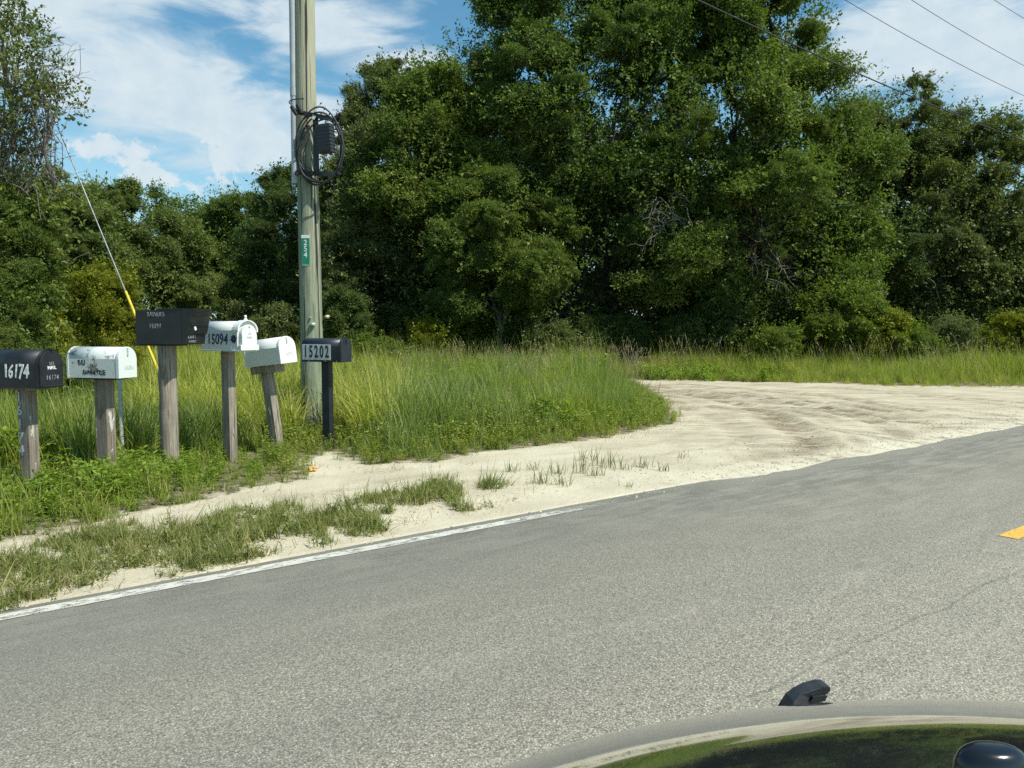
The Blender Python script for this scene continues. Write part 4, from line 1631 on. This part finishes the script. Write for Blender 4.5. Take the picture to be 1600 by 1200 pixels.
def mailbox_1():
    t = mb_root(0, -15, 'black domed mailbox with large hand painted 16174 on a wooden post, leftmost in the row')
    w, h, L, z0 = .235, .320, .60, .985
    x1 = .255
    x0 = x1 - L
    shell('body', w, h, x0, x1 - .02, z0, M['black_paint'], t, 1.0)
    shell('rim', w + .012, h + .006, x1 - .02, x1, z0 - .001, M['black_paint'], t, 1.0)
    d = shell('door', w - .004, h - .006, x1, x1 + .018, z0 + .003, M['black_paint'], t, 1.0, .004)
    bm = bmesh.new()
    add_box(bm, (x1 + .028, 0, z0 + .018), (.020, w - .012, .014), bevel=.003)
    bm_obj('door_lip', bm, M['black_paint'], d)
    bm = bmesh.new()
    add_box(bm, (x1 + .012, 0, z0 + h + .004), (.05, .022, .016), bevel=.003)
    bm_obj('latch', bm, M['black_paint'], d)
    text_mesh('16174', .165, M['white_letter'], t, (x1 - .235, -w / 2 - .001, z0 + .135), 'side', .022, .64, .12, 1.0, rough=.12, name='painted_number')
    text_mesh('U.S', .034, M['grey_letter'], d, (x1 + .019, 0, z0 + .205), 'door', .01, 1, name='door_lettering')
    text_mesh('MAIL', .040, M['white_letter'], d, (x1 + .019, 0, z0 + .168), 'door', .02, 1, name='door_lettering')
    text_mesh('16174', .058, M['grey_letter'], d, (x1 + .019, 0, z0 + .085), 'door', .0, .8, .1, 1.1, rough=.12, name='door_number')
    post_obj(t, .105, .10, z0 - .002, M['post_wood_stain'])
    for k, ch in enumerate('16174'):
        text_mesh(ch, .120, M['blue_letter'], t, (-.030, -.054, .90 - .115 * k), 'side', .014, .9, name='digit', depth=.003)
    bm = bmesh.new()
    add_box(bm, (-.05, 0, z0 - .012), (.42, .15, .02), bevel=.002)
    bm_obj('mounting_board', bm, M['post_wood'], t)
    return t


def mailbox_2():
    t = mb_root(1, -15, 'white domed mailbox blotched with black mildew on a square wooden post, second from left')
    w, h, L, z0 = .225, .292, .57, 1.02
    x1 = .265
    x0 = x1 - L
    b = shell('body', w, h, x0, x1 - .02, z0, M['roof_dirty'], t, 1.0)
    shell('back_rim', w + .01, h + .005, x0 - .008, x0 + .012, z0 - .001, M['white_mildew'], t)
    d = shell('door', w + .008, h + .004, x1 - .018, x1 + .016, z0 - .001, M['white_used'], t, 1.0, .004)
    bm = bmesh.new()
    add_box(bm, (x1 + .020, 0, z0 + h - .045), (.012, .016, .075), bevel=.002)
    bm_obj('handle', bm, M['faint_letter'], d)
    # what is left of stick-on letters
    text_mesh('IIUIUI', .070, M['black_letter'], t, (x1 - .405, -w / 2 - .001, z0 + .145), 'side', .010, .62, 0, .82, rough=.25, name='worn_lettering')
    text_mesh('BARRA TRSE', .060, M['black_letter'], t, (x1 - .270, -w / 2 - .001, z0 + .052), 'side', .012, .82, .1, .95, rough=.30, name='worn_lettering')
    text_mesh('15084', .060, M['faint_letter'], d, (x1 + .017, .01, z0 + .095), 'door', .0, .8, 0, 1, rough=.2, name='door_number')
    post_obj(t, .135, .11, z0 - .002, M['post_wood_stain'])
    bm = bmesh.new()
    add_box(bm, (-.03, 0, z0 - .010), (.46, .16, .018), bevel=.002)
    bm_obj('mounting_board', bm, M['slate_paint'], t)
    return t


def mailbox_3():
    t = mb_root(2, -14, 'large black square mailbox with flared front on a thick weathered post, third from left')
    w, h, L, z0 = .30, .350, .56, 1.315
    x1 = .315
    x0 = x1 - L
    bm = bmesh.new()
    add_box(bm, ((x0 + x1) / 2, 0, z0 + h / 2), (L, w, h), bevel=.004)
    bm_obj('body', bm, M['black_box'], t)
    # flared front: overhangs at the top
    bm = bmesh.new()
    prof = [(x1, z0 + .004), (x1 + .022, z0 + .004), (x1 + .035, z0 + .10), (x1 + .055, z0 + .11), (x1 + .105, z0 + h - .03), (x1 + .118, z0 + h + .012), (x1 - .30, z0 + h + .016), (x1 - .30, z0 + h + .001), (x1, z0 + h + .001)]
    a = [bm.verts.new((x, -w / 2 - .006, z)) for x, z in prof]
    b = [bm.verts.new((x, w / 2 + .006, z)) for x, z in prof]
    n = len(prof)
    for i in range(n):
        bm.faces.new((a[i], a[(i + 1) % n], b[(i + 1) % n], b[i]))
    bm.faces.new(a)
    bm.faces.new(b[::-1])
    hd = bm_obj('hood', bm, M['black_box'], t)
    bm = bmesh.new()
    for zz in (.335, .30, .20):
        add_box(bm, (x1 + .112 - (h - zz) * .20, 0, z0 + zz), (.012, w - .02, .008))
    bm_obj('door_ridges', bm, M['black_box'], hd)
    bm = bmesh.new()
    add_box(bm, (x1 + .072, -.06, z0 + .165), (.012, .03, .042), rot=Matrix.Rotation(.35, 3, 'X'), bevel=.004)
    bm_obj('lock', bm, M['white_enamel'], hd)
    text_mesh("RAINER'S", .066, M['grey_letter'], t, (x1 - .315, -w / 2 - .001, z0 + h - .045), 'side', .004, .74, 0, 1.05, rough=.12, name='side_lettering')
    text_mesh('15091', .070, M['grey_letter'], t, (x1 - .325, -w / 2 - .001, z0 + .185), 'side', .004, .72, 0, 1.15, rough=.15, name='side_number')
    text_mesh('15091', .075, M['grey_letter'], hd, (x1 + .036, -.07, z0 + .085), 'door', .010, .72, name='door_number')
    text_mesh("RAINER'S", .034, M['grey_letter'], hd, (x1 + .030, -.05, z0 + .030), 'door', .004, .85, name='door_lettering')
    # thick post, slightly irregular round timber
    P = [(0, 0, z) for z in np.linspace(-.3, z0 - .001, 10)]
    rr = [.090, .089, .091, .088, .090, .091, .088, .090, .089, .091]
    o = tubes('post', [([(random.uniform(-.004, .004), random.uniform(-.004, .004), p[2]) for p in P], rr)], M['post_wood'], t, 14)
    bm = bmesh.new()
    add_box(bm, (-.08, 0, z0 - .008), (.50, .2, .014), bevel=.002)
    bm_obj('mounting_board', bm, M['black_box'], t)
    bm = bmesh.new()
    bmesh.ops.create_cone(bm, segments=6, radius1=.004, radius2=.003, depth=.09, matrix=Matrix.Translation((-.02, -.12, .36)) @ Matrix.Rotation(R(80), 4, 'Y'))
    bm_obj('nail', bm, M['galv'], t)
    return t


def mailbox_4():
    t = mb_root(3, -30, 'clean white mailbox with ball finial and navy 15094, right of the square black one')
    w, h, L, z0 = .235, .315, .60, 1.24
    x1 = .325
    x0 = x1 - L
    shell('body', w, h, x0, x1 - .03, z0, M['white_clean'], t, .85)
    # curved roof lip flaring past the sides
    bm = bmesh.new()
    pts_o, pts_i = [], []
    for i in range(15):
        a = math.pi * (-.06 + 1.12 * i / 14)
        pts_o.append((math.cos(a) * (w / 2 + .020), z0 + h - w / 2 * .85 + math.sin(a) * (w / 2 * .85 + .012)))
        pts_i.append((math.cos(a) * (w / 2 + .003), z0 + h - w / 2 * .85 + math.sin(a) * (w / 2 * .85 + .002)))
    prof = pts_o + pts_i[::-1]
    x_a, x_b = x1 - .085, x1 + .005
    a = [bm.verts.new((x_a, y, z)) for y, z in prof]
    b = [bm.verts.new((x_b, y, z)) for y, z in prof]
    n = len(prof)
    for i in range(n):
        bm.faces.new((a[i], a[(i + 1) % n], b[(i + 1) % n], b[i]))
    for i in range(14):
        bm.faces.new((a[i], a[i + 1], a[n - 2 - i], a[n - 1 - i]))
        bm.faces.new((b[i + 1], b[i], b[n - 1 - i], b[n - 2 - i]))
    bm_obj('roof_lip', bm, M['white_clean'], t)
    bm = bmesh.new()
    add_box(bm, ((x0 + x1) / 2 - .02, 0, z0 - .003), (L + .03, w + .02, .016), bevel=.003)
    bm_obj('base_tray', bm, M['white_used'], t)
    d = shell('door', w - .035, h - .050, x1 - .02, x1 + .026, z0 + .012, M['white_clean'], t, 1.15, .006)
    bm = bmesh.new()
    add_box(bm, (x1 + .008, 0, z0 + .030), (.050, w + .012, .060), bevel=.006)
    bm_obj('door_foot', bm, M['white_clean'], d)
    bm = bmesh.new()
    bmesh.ops.create_uvsphere(bm, u_segments=10, v_segments=8, radius=.009, matrix=Matrix.Translation((x1 + .030, 0, z0 + h - .06)))
    bm_obj('knob', bm, M['faint_letter'], d, True)
    bm = bmesh.new()
    bmesh.ops.create_uvsphere(bm, u_segments=12, v_segments=8, radius=.016, matrix=Matrix.Translation((x1 - .03, 0, z0 + h + .050)))
    bmesh.ops.create_cone(bm, segments=12, radius1=.026, radius2=.008, depth=.036, matrix=Matrix.Translation((x1 - .03, 0, z0 + h + .024)))
    bm_obj('finial', bm, M['white_clean'], t, True)
    bm = bmesh.new()
    add_box(bm, (x1 - .125, -w / 2 - .003, z0 + .09), (.010, .006, .17))
    bm_obj('side_strip', bm, M['white_clean'], t)
    text_mesh('15094', .165, M['navy_letter'], t, (x1 - .345, -w / 2 - .001, z0 + .115), 'side', .016, .80, .08, 1.0, rough=.10, name='painted_number')
    bm = bmesh.new()
    rs = np.random.default_rng(6)
    cx_, cz_, y_ = x1 - .080, z0 + .125, -w / 2 - .0065
    for k in range(8):
        an = k * math.pi / 4 + .2
        L_, wd_ = rs.uniform(.040, .055), .014
        d_, p_ = (math.cos(an), math.sin(an)), (-math.sin(an), math.cos(an))
        q_ = [(.006, 0), (L_ * .6, wd_), (L_, .004), (L_ * .95, -.006), (L_ * .5, -wd_ * .7)]
        f_ = [bm.verts.new((cx_ + d_[0] * a + p_[0] * b, y_ - .0002 * k, cz_ + d_[1] * a + p_[1] * b)) for a, b in q_]
        g_ = [bm.verts.new((v.co.x, y_ + .003, v.co.z)) for v in f_]
        bm.faces.new(f_)
        bm.faces.new(g_[::-1])
        for m_ in range(5):
            bm.faces.new((f_[m_], f_[(m_ + 1) % 5], g_[(m_ + 1) % 5], g_[m_]))
    bm_obj('painted_star', bm, M['navy_letter'], t)
    text_mesh('US', .03, M['faint_letter'], d, (x1 + .028, 0, z0 + .18), 'door', .0, 1, name='door_lettering')
    text_mesh('MAIL', .03, M['faint_letter'], d, (x1 + .028, 0, z0 + .14), 'door', .0, 1, name='door_lettering')
    post_obj(t, .115, .10, z0 - .012, M['post_wood'])
    return t


def mailbox_5():
    t = mb_root(4, -30, 'white mailbox tilting with its leaning wooden post, between the finial mailbox and the pole')
    w, h, L, z0 = .245, .305, .56, 1.05
    x1 = .365
    x0 = x1 - L
    shell('body', w, h, x0, x1 - .02, z0, M['white_used'], t, .95)
    shell('back_rim', w + .012, h + .006, x0 - .010, x0 + .010, z0 - .001, M['white_clean'], t, .95)
    d = shell('door', w + .008, h + .004, x1 - .018, x1 + .016, z0 - .001, M['white_clean'], t, .95, .004)
    bm = bmesh.new()
    add_box(bm, (x1 + .020, 0, z0 + h - .045), (.012, .016, .07), bevel=.002)
    bm_obj('handle', bm, M['faint_letter'], d)
    text_mesh('15094', .060, M['faint_letter'], d, (x1 + .017, .01, z0 + .10), 'door', .0, .8, 0, 1, rough=.15, name='door_number')
    bm = bmesh.new()
    add_box(bm, (.01, 0, z0 - .050), (.42, .14, .09), bevel=.004)
    bm_obj('cross_beam', bm, M['post_wood'], t)
    post_obj(t, .115, .10, z0 - .096, M['post_wood'])
    rivets(t, [(x0 + .1, -w / 2 - .001, z0 + .012), (x0 + .3, -w / 2 - .001, z0 + .012)], M['galv'])
    # lean: turn about the line of sight
    t.rotation_mode = 'QUATERNION'
    q = Euler((0, 0, R(-30))).to_quaternion()
    from mathutils import Quaternion
    t.rotation_quaternion = Quaternion((0, 1, 0), R(-6.6)) @ q
    return t


def mailbox_6():
    t = mb_root(5, -22, 'small dark slate mailbox with pale number plate 15202 on a black metal post, rightmost')
    w, h, L, z0 = .215, .290, .56, 1.058
    x1 = .27
    x0 = x1 - L
    shell('body', w, h, x0, x1 - .02, z0, M['slate_paint'], t, .85)
    d = shell('door', w + .008, h + .004, x1 - .018, x1 + .014, z0 - .001, M['slate_paint'], t, .85, .004)
    bm = bmesh.new()
    add_box(bm, (x1 + .018, 0, z0 + h - .04), (.012, .018, .055), bevel=.002)
    bm_obj('handle', bm, M['black_paint'], d)
    bm = bmesh.new()
    add_box(bm, (x1 - .345, -w / 2 - .002, z0 + .120), (.415, .004, .190), bevel=.0015)
    pl = bm_obj('number_plate', bm, M['plate'], t)
    for k, ch in enumerate('15202'):
        text_mesh(ch, .205, M['black_letter'], pl, (x1 - .345 + (k - 2) * .078, -w / 2 - .0045, z0 + .120), 'side', .026, .56, name='digit')
    rivets(t, [(x1 - .46, -w / 2 - .001, z0 + .012), (x1 - .22, -w / 2 - .001, z0 + .012), (x1 - .05, -w / 2 - .001, z0 + .012)], M['galv'], .005)
    post_obj(t, .105, .09, z0 - .002, M['slate_paint'], bev=.003)
    return t


mailbox_1(), mailbox_2(), mailbox_3(), mailbox_4(), mailbox_5(), mailbox_6()


# grey marker rod
def marker_rod():
    x, y = gp(192, 738)
    t = empty('marker_rod', (x, y, 0))
    tag(t, 'thin grey metal rod in the weeds between white and square black mailboxes', 'rod')
    tubes('rod', [([(0, 0, -.2), (0, 0, .5), (.004, 0, .99)], .022)], M['grey_pipe'], t, 10)
    tubes('cap', [([(.004, 0, .992), (.004, 0, 1.0)], [.023, .018])], M['grey_pipe'], t, 10)


marker_rod()


# ------------------------------------------------------------------ utility pole
PX, PY = gp(489, 672)
PY_ = PY


def utility_pole():
    x, y = PX, PY
    t = empty('utility_pole', (x, y, 0))
    tag(t, 'tall greenish treated wood utility pole rising out of the frame behind the mailboxes', 'utility pole')
    n = 30
    zs = np.linspace(-.5, 14.0, n)
    rr = np.interp(zs, [0, 12], [.172, .105])
    P = [(math.sin(z * 1.1) * .006, math.cos(z * .8) * .006, z) for z in zs]
    tubes('shaft', [(P, rr)], M['pole'], t, 28)
    # conduit on the left
    cx = -.125
    f = lambda z: -(np.interp(z, [0, 12], [.172, .105]) + .030)
    tubes('conduit', [([(f(z) * .94, f(z) * .34, z) for z in (3.62, 4.9, 5.05, 7.5, 10)], .052)], M['grey_pipe'], t, 12)
    tubes('conduit_coupling', [([(f(z) * .94, f(z) * .34, z) for z in (4.86, 4.98)], .057)], M['grey_pipe'], t, 12)
    tubes('conduit_strap', [([(math.cos(a) * .225 - .02, math.sin(a) * .225, 4.78) for a in np.linspace(2.2, 4.9, 12)], .008)], M['black_plastic'], t, 6)
    # hardware: insulator knob and fungus
    def blob(name, px, py, rad, mat, ax):
        p = at(px, py, y - rad_at(py) if ax == 0 else y) - Vector((x, y, 0))
        bm = bmesh.new()
        bmesh.ops.create_icosphere(bm, subdivisions=3, radius=rad)
        for v in bm.verts:
            v.co *= 1 + .25 * math.sin(v.co.x * 200 + v.co.z * 160)
            v.co.z *= .7
        bmesh.ops.translate(bm, vec=p, verts=bm.verts)
        bm_obj(name, bm, mat, t, True)
    def rad_at(py):
        return .175
    blob('porcelain_knob', 489, 507, .036, M['porcelain'], 0)
    blob('porcelain_knob', 485, 496, .014, M['porcelain'], 0)
    blob('resin_lump', 511, 495, .036, M['resin'], 1)
    # green number plate
    return t


utility_pole()


def pole_sign():
    c = at(477.5, 392, PY - .19)
    t = empty('pole_number_sign', c)
    t.rotation_euler = (0, 0, R(-8))
    tag(t, 'narrow green number sign reading 254 nailed upright to the utility pole', 'sign')
    bm = bmesh.new()
    add_box(bm, (0, 0, -.02), (.118, .006, .40), bevel=.002)
    pl = bm_obj('plate', bm, M['green_sign'], t)
    bm = bmesh.new()
    add_box(bm, (0, 0, .205), (.119, .007, .045), bevel=.001)
    bm_obj('white_band', bm, M['white_enamel'], t)
    bm = bmesh.new()
    add_box(bm, (0, -.0045, -.205), (.1, .002, .006))
    bm_obj('bottom_stripe', bm, M['white_enamel'], t)
    for k, ch in enumerate('254'):
        text_mesh(ch, .110, M['white_enamel'], pl, (0, -.0042, .115 - .088 * k), 'side', .012, .95, name='digit')


pole_sign()


def cable_storage():
    yc = PY - .24
    o0 = at(498, 228, yc)
    t = empty('cable_coil', o0)
    tag(t, 'black cable loops coiled on a bracket with a dark splice box strapped to the pole', 'cable coil')
    sc = yc / FPX

    def q(px, py, dy=0):
        return ((px - 498) * sc, dy, -(py - 228) * sc)
    rings = []
    r = np.random.default_rng(2)
    for k, (cx, cy, rx, ry, tl, dy) in enumerate([(499, 230, 38, 58, 4, -.03), (500, 232, 36, 56, 8, .0), (497, 228, 35, 55, -3, .02), (502, 238, 34, 50, 10, -.05), (501, 234, 37, 54, 2, .03)]):
        pts = []
        for a in np.linspace(0, 2 * math.pi, 48, endpoint=False):
            X, Z = rx * .95 * math.cos(a), ry * .96 * math.sin(a) * (1 + .05 * math.sin(3 * a + k * 2))
            ca, sa = math.cos(R(tl)), math.sin(R(tl))
            pts.append(q(cx + X * ca - Z * sa, cy + X * sa + Z * ca, dy + .04 * math.sin(a + k)))
        rings.append(pts)
    for pts in rings:
        tubes('cable_loop', [(pts, .0115)], M['wire'], t, 8, True)
    inner = [([q(478 + 4 * math.sin(i * .5), 200 + i * 5, -.02) for i in range(12)] + [q(490, 268, -.03), q(505, 262, -.05), q(508, 245, -.06)], .007),
             ([q(490, 198, -.02), q(478, 210, -.03), q(470, 235, -.03), q(474, 258, -.02), q(486, 272, -.03), q(500, 270, -.04)], .007)]
    for P, rr in inner:
        tubes('cable_tail', [(P, rr)], M['wire'], t, 8)
    # bracket: upright channel and two cross arms with hooks
    bm = bmesh.new()
    c = q(493, 228, .03)
    add_box(bm, c, (.075, .035, 1.0 * .83), bevel=.004)
    bm_obj('bracket_upright', bm, M['black_plastic'], t)
    for (xa, ya, xb, yb) in ((464, 177, 532, 190), (466, 268, 530, 272)):
        a, b = np.array(q(xa, ya, .0)), np.array(q(xb, yb, .0))
        mid = (a + b) / 2
        L = np.linalg.norm(b - a)
        ang = math.atan2(b[2] - a[2], b[0] - a[0])
        bm = bmesh.new()
        add_box(bm, mid, (L, .03, .05), rot=Matrix.Rotation(-ang, 3, 'Y'), bevel=.006) if False else None
        vs = add_box(bm, (0, 0, 0), (L, .03, .062), bevel=.006)
        bmesh.ops.rotate(bm, cent=(0, 0, 0), matrix=Matrix.Rotation(-ang, 3, 'Y'), verts=bm.verts)
        bmesh.ops.translate(bm, vec=mid, verts=bm.verts)
        bm_obj('bracket_arm', bm, M['black_plastic'], t)
    hooks = [((466, 182), (459, 170)), ((474, 180), (468, 168)), ((524, 188), (533, 182)), ((468, 266), (464, 273)), ((526, 270), (533, 274))]
    for a, b in hooks:
        tubes('hook', [([q(*a, -.03), q(*b, -.05)], .03)], M['black_plastic'], t, 8)
    # splice box with ribs
    bm = bmesh.new()
    vs = add_box(bm, (0, 0, 0), (.235, .13, .40), bevel=.014)
    cbox = q(511, 220, -.10)
    mtx = Matrix.Translation(cbox) @ Matrix.Rotation(R(-3), 4, 'Y') @ Matrix.Rotation(R(-18), 4, 'Z')
    bmesh.ops.transform(bm, matrix=mtx, verts=bm.verts)
    sb = bm_obj('splice_box', bm, M['pod_plastic'], t)
    bm = bmesh.new()
    for zz in (-.15, -.10, -.05, 0, .05, .10, .15):
        add_box(bm, (0, 0, zz), (.246, .140, .008), bevel=.002)
    add_box(bm, (.02, -.066, -.165), (.13, .02, .04), bevel=.003)
    bmesh.ops.transform(bm, matrix=mtx, verts=bm.verts)
    bm_obj('box_ribs', bm, M['black_plastic'], sb)
    bm = bmesh.new()
    add_box(bm, q(492, 186, -.035), (.05, .01, .06), rot=Matrix.Rotation(.5, 3, 'Y'), bevel=.003)
    bm_obj('strap_clip', bm, M['plate'], t)


cable_storage()


def cables():
    d = Vector((U[0], U[1], 0))
    specs = [(8.86, 1.1, .016, 'thick communication cable, lowest of the overhead lines'), (11.1, 1.9, .0075, 'thin overhead line second from the bottom'),
             (12.4, 2.25, .0075, 'thin overhead line third from the bottom'), (13.37, 1.75, .0075, 'topmost overhead line crossing the right corner of the sky')]
    for z0, sg, rad, lb in specs:
        P = []
        for t in np.linspace(-40, 52, 93):
            span = 52.0
            u = (t % span) / span
            sag = 4 * u * (1 - u) * sg
            P.append((PX + d.x * t, PY + d.y * t - .12, z0 - sag))
        o = tubes('overhead_cable', [(P, rad)], M['wire'], None, 6)
        tag(o, lb, 'cable', 'overhead lines along the road')
    # next pole down the road, carries the lines
    t = empty('far_utility_pole', (PX + U[0] * 52, PY + U[1] * 52, 0))
    tag(t, 'next wooden utility pole down the road past the right edge', 'utility pole')
    tubes('shaft', [([(0, 0, z) for z in np.linspace(-.5, 14.0, 8)], np.linspace(.17, .11, 8))], M['pole'], t, 16)


cables()


def guy_wire():
    Y = 12.4
    top, a, b, foot = at(-80, -180, Y), at(97, 222, Y), at(196, 455, Y), at(262, 605, Y)
    # straight line through the seen ends
    t = empty('guy_wire', (foot.x, foot.y, 0))
    tag(t, 'slanting steel guy wire with yellow plastic guard behind the square black mailbox', 'guy wire')
    o = Vector((foot.x, foot.y, 0))
    g1, g0 = at(196, 455, Y), at(272, 640, Y)
    dirv = (g1 - g0).normalized()
    far = g1 + dirv * 7.5
    tubes('strand', [([tuple(g0 - o), tuple(far - o)], .011)], M['steel_wire'], t, 6)
    tubes('guard', [([tuple(g0 - o + dirv * .0), tuple(g1 - o)], .023)], M['yellow_guard'], t, 8)


guy_wire()

# orange scrap on the sand
def scrap():
    x, y = gp(489, 742)
    t = empty('plastic_scrap', (x, y, float(ground_height(np.array([x]), np.array([y]))[0])), .5)
    tag(t, 'small orange crumpled scrap lying at the edge of the grass on the sand', 'litter')
    bm = bmesh.new()
    bmesh.ops.create_icosphere(bm, subdivisions=3, radius=.05)
    for v in bm.verts:
        n = math.sin(v.co.x * 130) * .25 + math.cos(v.co.y * 110 + v.co.z * 90) * .22
        v.co *= 1 + n
        v.co.z = v.co.z * .45 + .02
    bm_obj('crumpled_sheet', bm, M['orange'], t, False)


scrap()


# ------------------------------------------------------------------ the car whose bonnet shows at the bottom right
def hood_z(x, y):
    return 1.212 - (y - .35) ** 2 / 2.6 - (x - .56) ** 2 / 3.5


def car():
    t = empty('car', (.35, .1, 0), math.atan2(U[1], U[0]))
    tag(t, 'glossy grey car with its bonnet mirroring the wood, bottom right corner', 'car')
    inv = Matrix.Rotation(-math.atan2(U[1], U[0]), 4, 'Z') @ Matrix.Translation((-.35, -.1, 0))

    def loc(x, y, z):
        v = inv @ Vector((x, y, z))
        return (v.x, v.y, v.z)
    a0, a1, b0, b1 = -.15, 1.75, -1.15, .80
    na, nb = 110, 110
    A, B = np.meshgrid(np.linspace(a0, a1, na), np.linspace(b0, b1, nb), indexing='ij')
    X, Y = A * U[0] + B * NV[0], A * U[1] + B * NV[1]
    Z = hood_z(X, Y)
    c_, s_ = U[0], U[1]
    dx, dy = X - .35, Y - .1
    V = np.stack([dx * c_ + dy * s_, -dx * s_ + dy * c_, Z], -1)
    I, J = np.meshgrid(np.arange(na - 1), np.arange(nb - 1), indexing='ij')
    F = np.stack([I * nb + J, (I + 1) * nb + J, (I + 1) * nb + J + 1, I * nb + J + 1], -1).reshape(-1, 4)
    me = mesh_np('bonnet', V.reshape(-1, 3), F, M['car_paint'], smooth=True)
    link('bonnet', me, t)
    # skirts: left wing and nose down to the sills
    VV, FF = [], []
    for edge in (V[:, -1], V[-1, ::-1]):
        o = len(VV)
        m_ = len(edge)
        lev = [0, .12, .3, .6, 1.0]
        for k, f in enumerate(lev):
            for p in edge:
                z = p[2] + (0.38 - p[2]) * f
                VV.append((p[0] + (.03 * math.sin(f * 3) if edge is not V[:, -1] else 0), p[1] + .03 * math.sin(f * 3), z - .002))
        for k in range(len(lev) - 1):
            for i in range(m_ - 1):
                FF.append((o + k * m_ + i, o + k * m_ + i + 1, o + (k + 1) * m_ + i + 1, o + (k + 1) * m_ + i))
    link('wing_panel', mesh_np('wing_panel', VV, FF, M['car_paint'], smooth=True), t)
    # front wheel
    ctr = Vector(V[55, -1]) + Vector((.0, -.16, 0))
    bm = bmesh.new()
    bmesh.ops.create_cone(bm, cap_ends=True, segments=36, radius1=.34, radius2=.34, depth=.21, matrix=Matrix.Translation((ctr.x, ctr.y, .34)) @ Matrix.Rotation(R(90), 4, 'X'))
    wh = bm_obj('wheel', bm, M['rubber'], t)
    bm = bmesh.new()
    bmesh.ops.create_cone(bm, cap_ends=True, segments=30, radius1=.22, radius2=.20, depth=.22, matrix=Matrix.Translation((ctr.x, ctr.y + .01, .34)) @ Matrix.Rotation(R(90), 4, 'X'))
    bm_obj('rim', bm, M['galv'], wh)

    # dark pod with a slotted mouth, standing on the crest
    p = None
    a_, dy_, dz_ = ray(1258, 1109)
    best = min(((abs(CAMH + dz_ * k - hood_z(a_ * k, dy_ * k)), k) for k in np.linspace(.6, 1.3, 700)))
    k = best[1]
    bx, by = a_ * k, dy_ * k
    bz = hood_z(bx, by)
    sc = k / FPX * 1.0
    # side outline, in photo pixels about (1258, 1109): x right, z up
    out = [(-39, -4), (-33, 3), (-30, 12), (-27, 22), (-14, 32), (2, 38), (22, 42), (33, 41), (35, 34), (26, 25), (17, 17), (21, 11), (33, 5), (39, 1), (38, -4)]
    bm = bmesh.new()
    prof = [(x * sc, z * sc) for x, z in out]
    wid = [.020, .019, .017, .014, .013, .013, .014, .014, .013, .010, .008, .010, .019, .021, .021]
    fr = [bm.verts.new((x, -w, z)) for (x, z), w in zip(prof, wid)]
    bk = [bm.verts.new((x, w, z)) for (x, z), w in zip(prof, wid)]
    n = len(prof)
    for i in range(n):
        bm.faces.new((fr[i], fr[(i + 1) % n], bk[(i + 1) % n], bk[i]))
    bm.faces.new(fr[::-1])
    bm.faces.new(bk)
    bmesh.ops.bevel(bm, geom=list(bm.edges), offset=.0010, segments=2, affect='EDGES')
    Mx = Matrix.Translation(loc(bx, by, bz)) @ Matrix.Rotation(-math.atan2(U[1], U[0]) + R(8), 4, 'Z')
    bmesh.ops.transform(bm, matrix=Mx, verts=bm.verts)
    pod = bm_obj('sensor_pod', bm, M['pod_plastic'], t)
    bm = bmesh.new()
    for i in range(9):
        x0_ = (3 + i * 2.7) * sc
        vs = add_box(bm, (x0_, -.0152, 24 * sc), (.0009, .003, .0105), rot=Matrix.Rotation(.55, 3, 'Y'))
    bmesh.ops.transform(bm, matrix=Mx, verts=bm.verts)
    tag(bm_obj('grille_bars', bm, M['pod_plastic'], pod), kind='stuff')
    bm = bmesh.new()
    vs = add_box(bm, (14 * sc, -.0135, 24 * sc), (.023, .005, .0105), rot=Matrix.Rotation(-.05, 3, 'Y'), bevel=.001)
    bmesh.ops.transform(bm, matrix=Mx, verts=bm.verts)
    bm_obj('slotted_mouth', bm, M['black_plastic'], pod)
    # rounded black cap close to the windscreen
    a_, dy_, dz_ = ray(1548, 1236)
    best = min(((abs(CAMH + dz_ * k - hood_z(a_ * k, dy_ * k)), k) for k in np.linspace(.3, 1.0, 700)))
    k = best[1]
    cx, cy = a_ * k, dy_ * k
    cz = hood_z(cx, cy)
    bm = bmesh.new()
    rad = 60 * k / FPX
    bmesh.ops.create_uvsphere(bm, u_segments=32, v_segments=20, radius=1)
    for v in bm.verts:
        x, y, z = v.co
        f = lambda q: math.copysign(abs(q) ** .62, q)
        rr = math.hypot(x, y)
        s_ = (rr ** .55) / rr if rr > 1e-5 else 1
        v.co = (x * s_ * rad, y * s_ * rad * .6, f(z) * rad * 1.1)
    bmesh.ops.transform(bm, matrix=Matrix.Translation(loc(cx, cy, cz + .004)) @ Matrix.Rotation(-math.atan2(U[1], U[0]), 4, 'Z'), verts=bm.verts)
    bm_obj('wiper_pivot_cap', bm, M['cap'], t, True)


M['cap'] = m_plain('glossy_black_plastic', (.010, .012, .016), .18, 0, .1, 20, 0)
car()
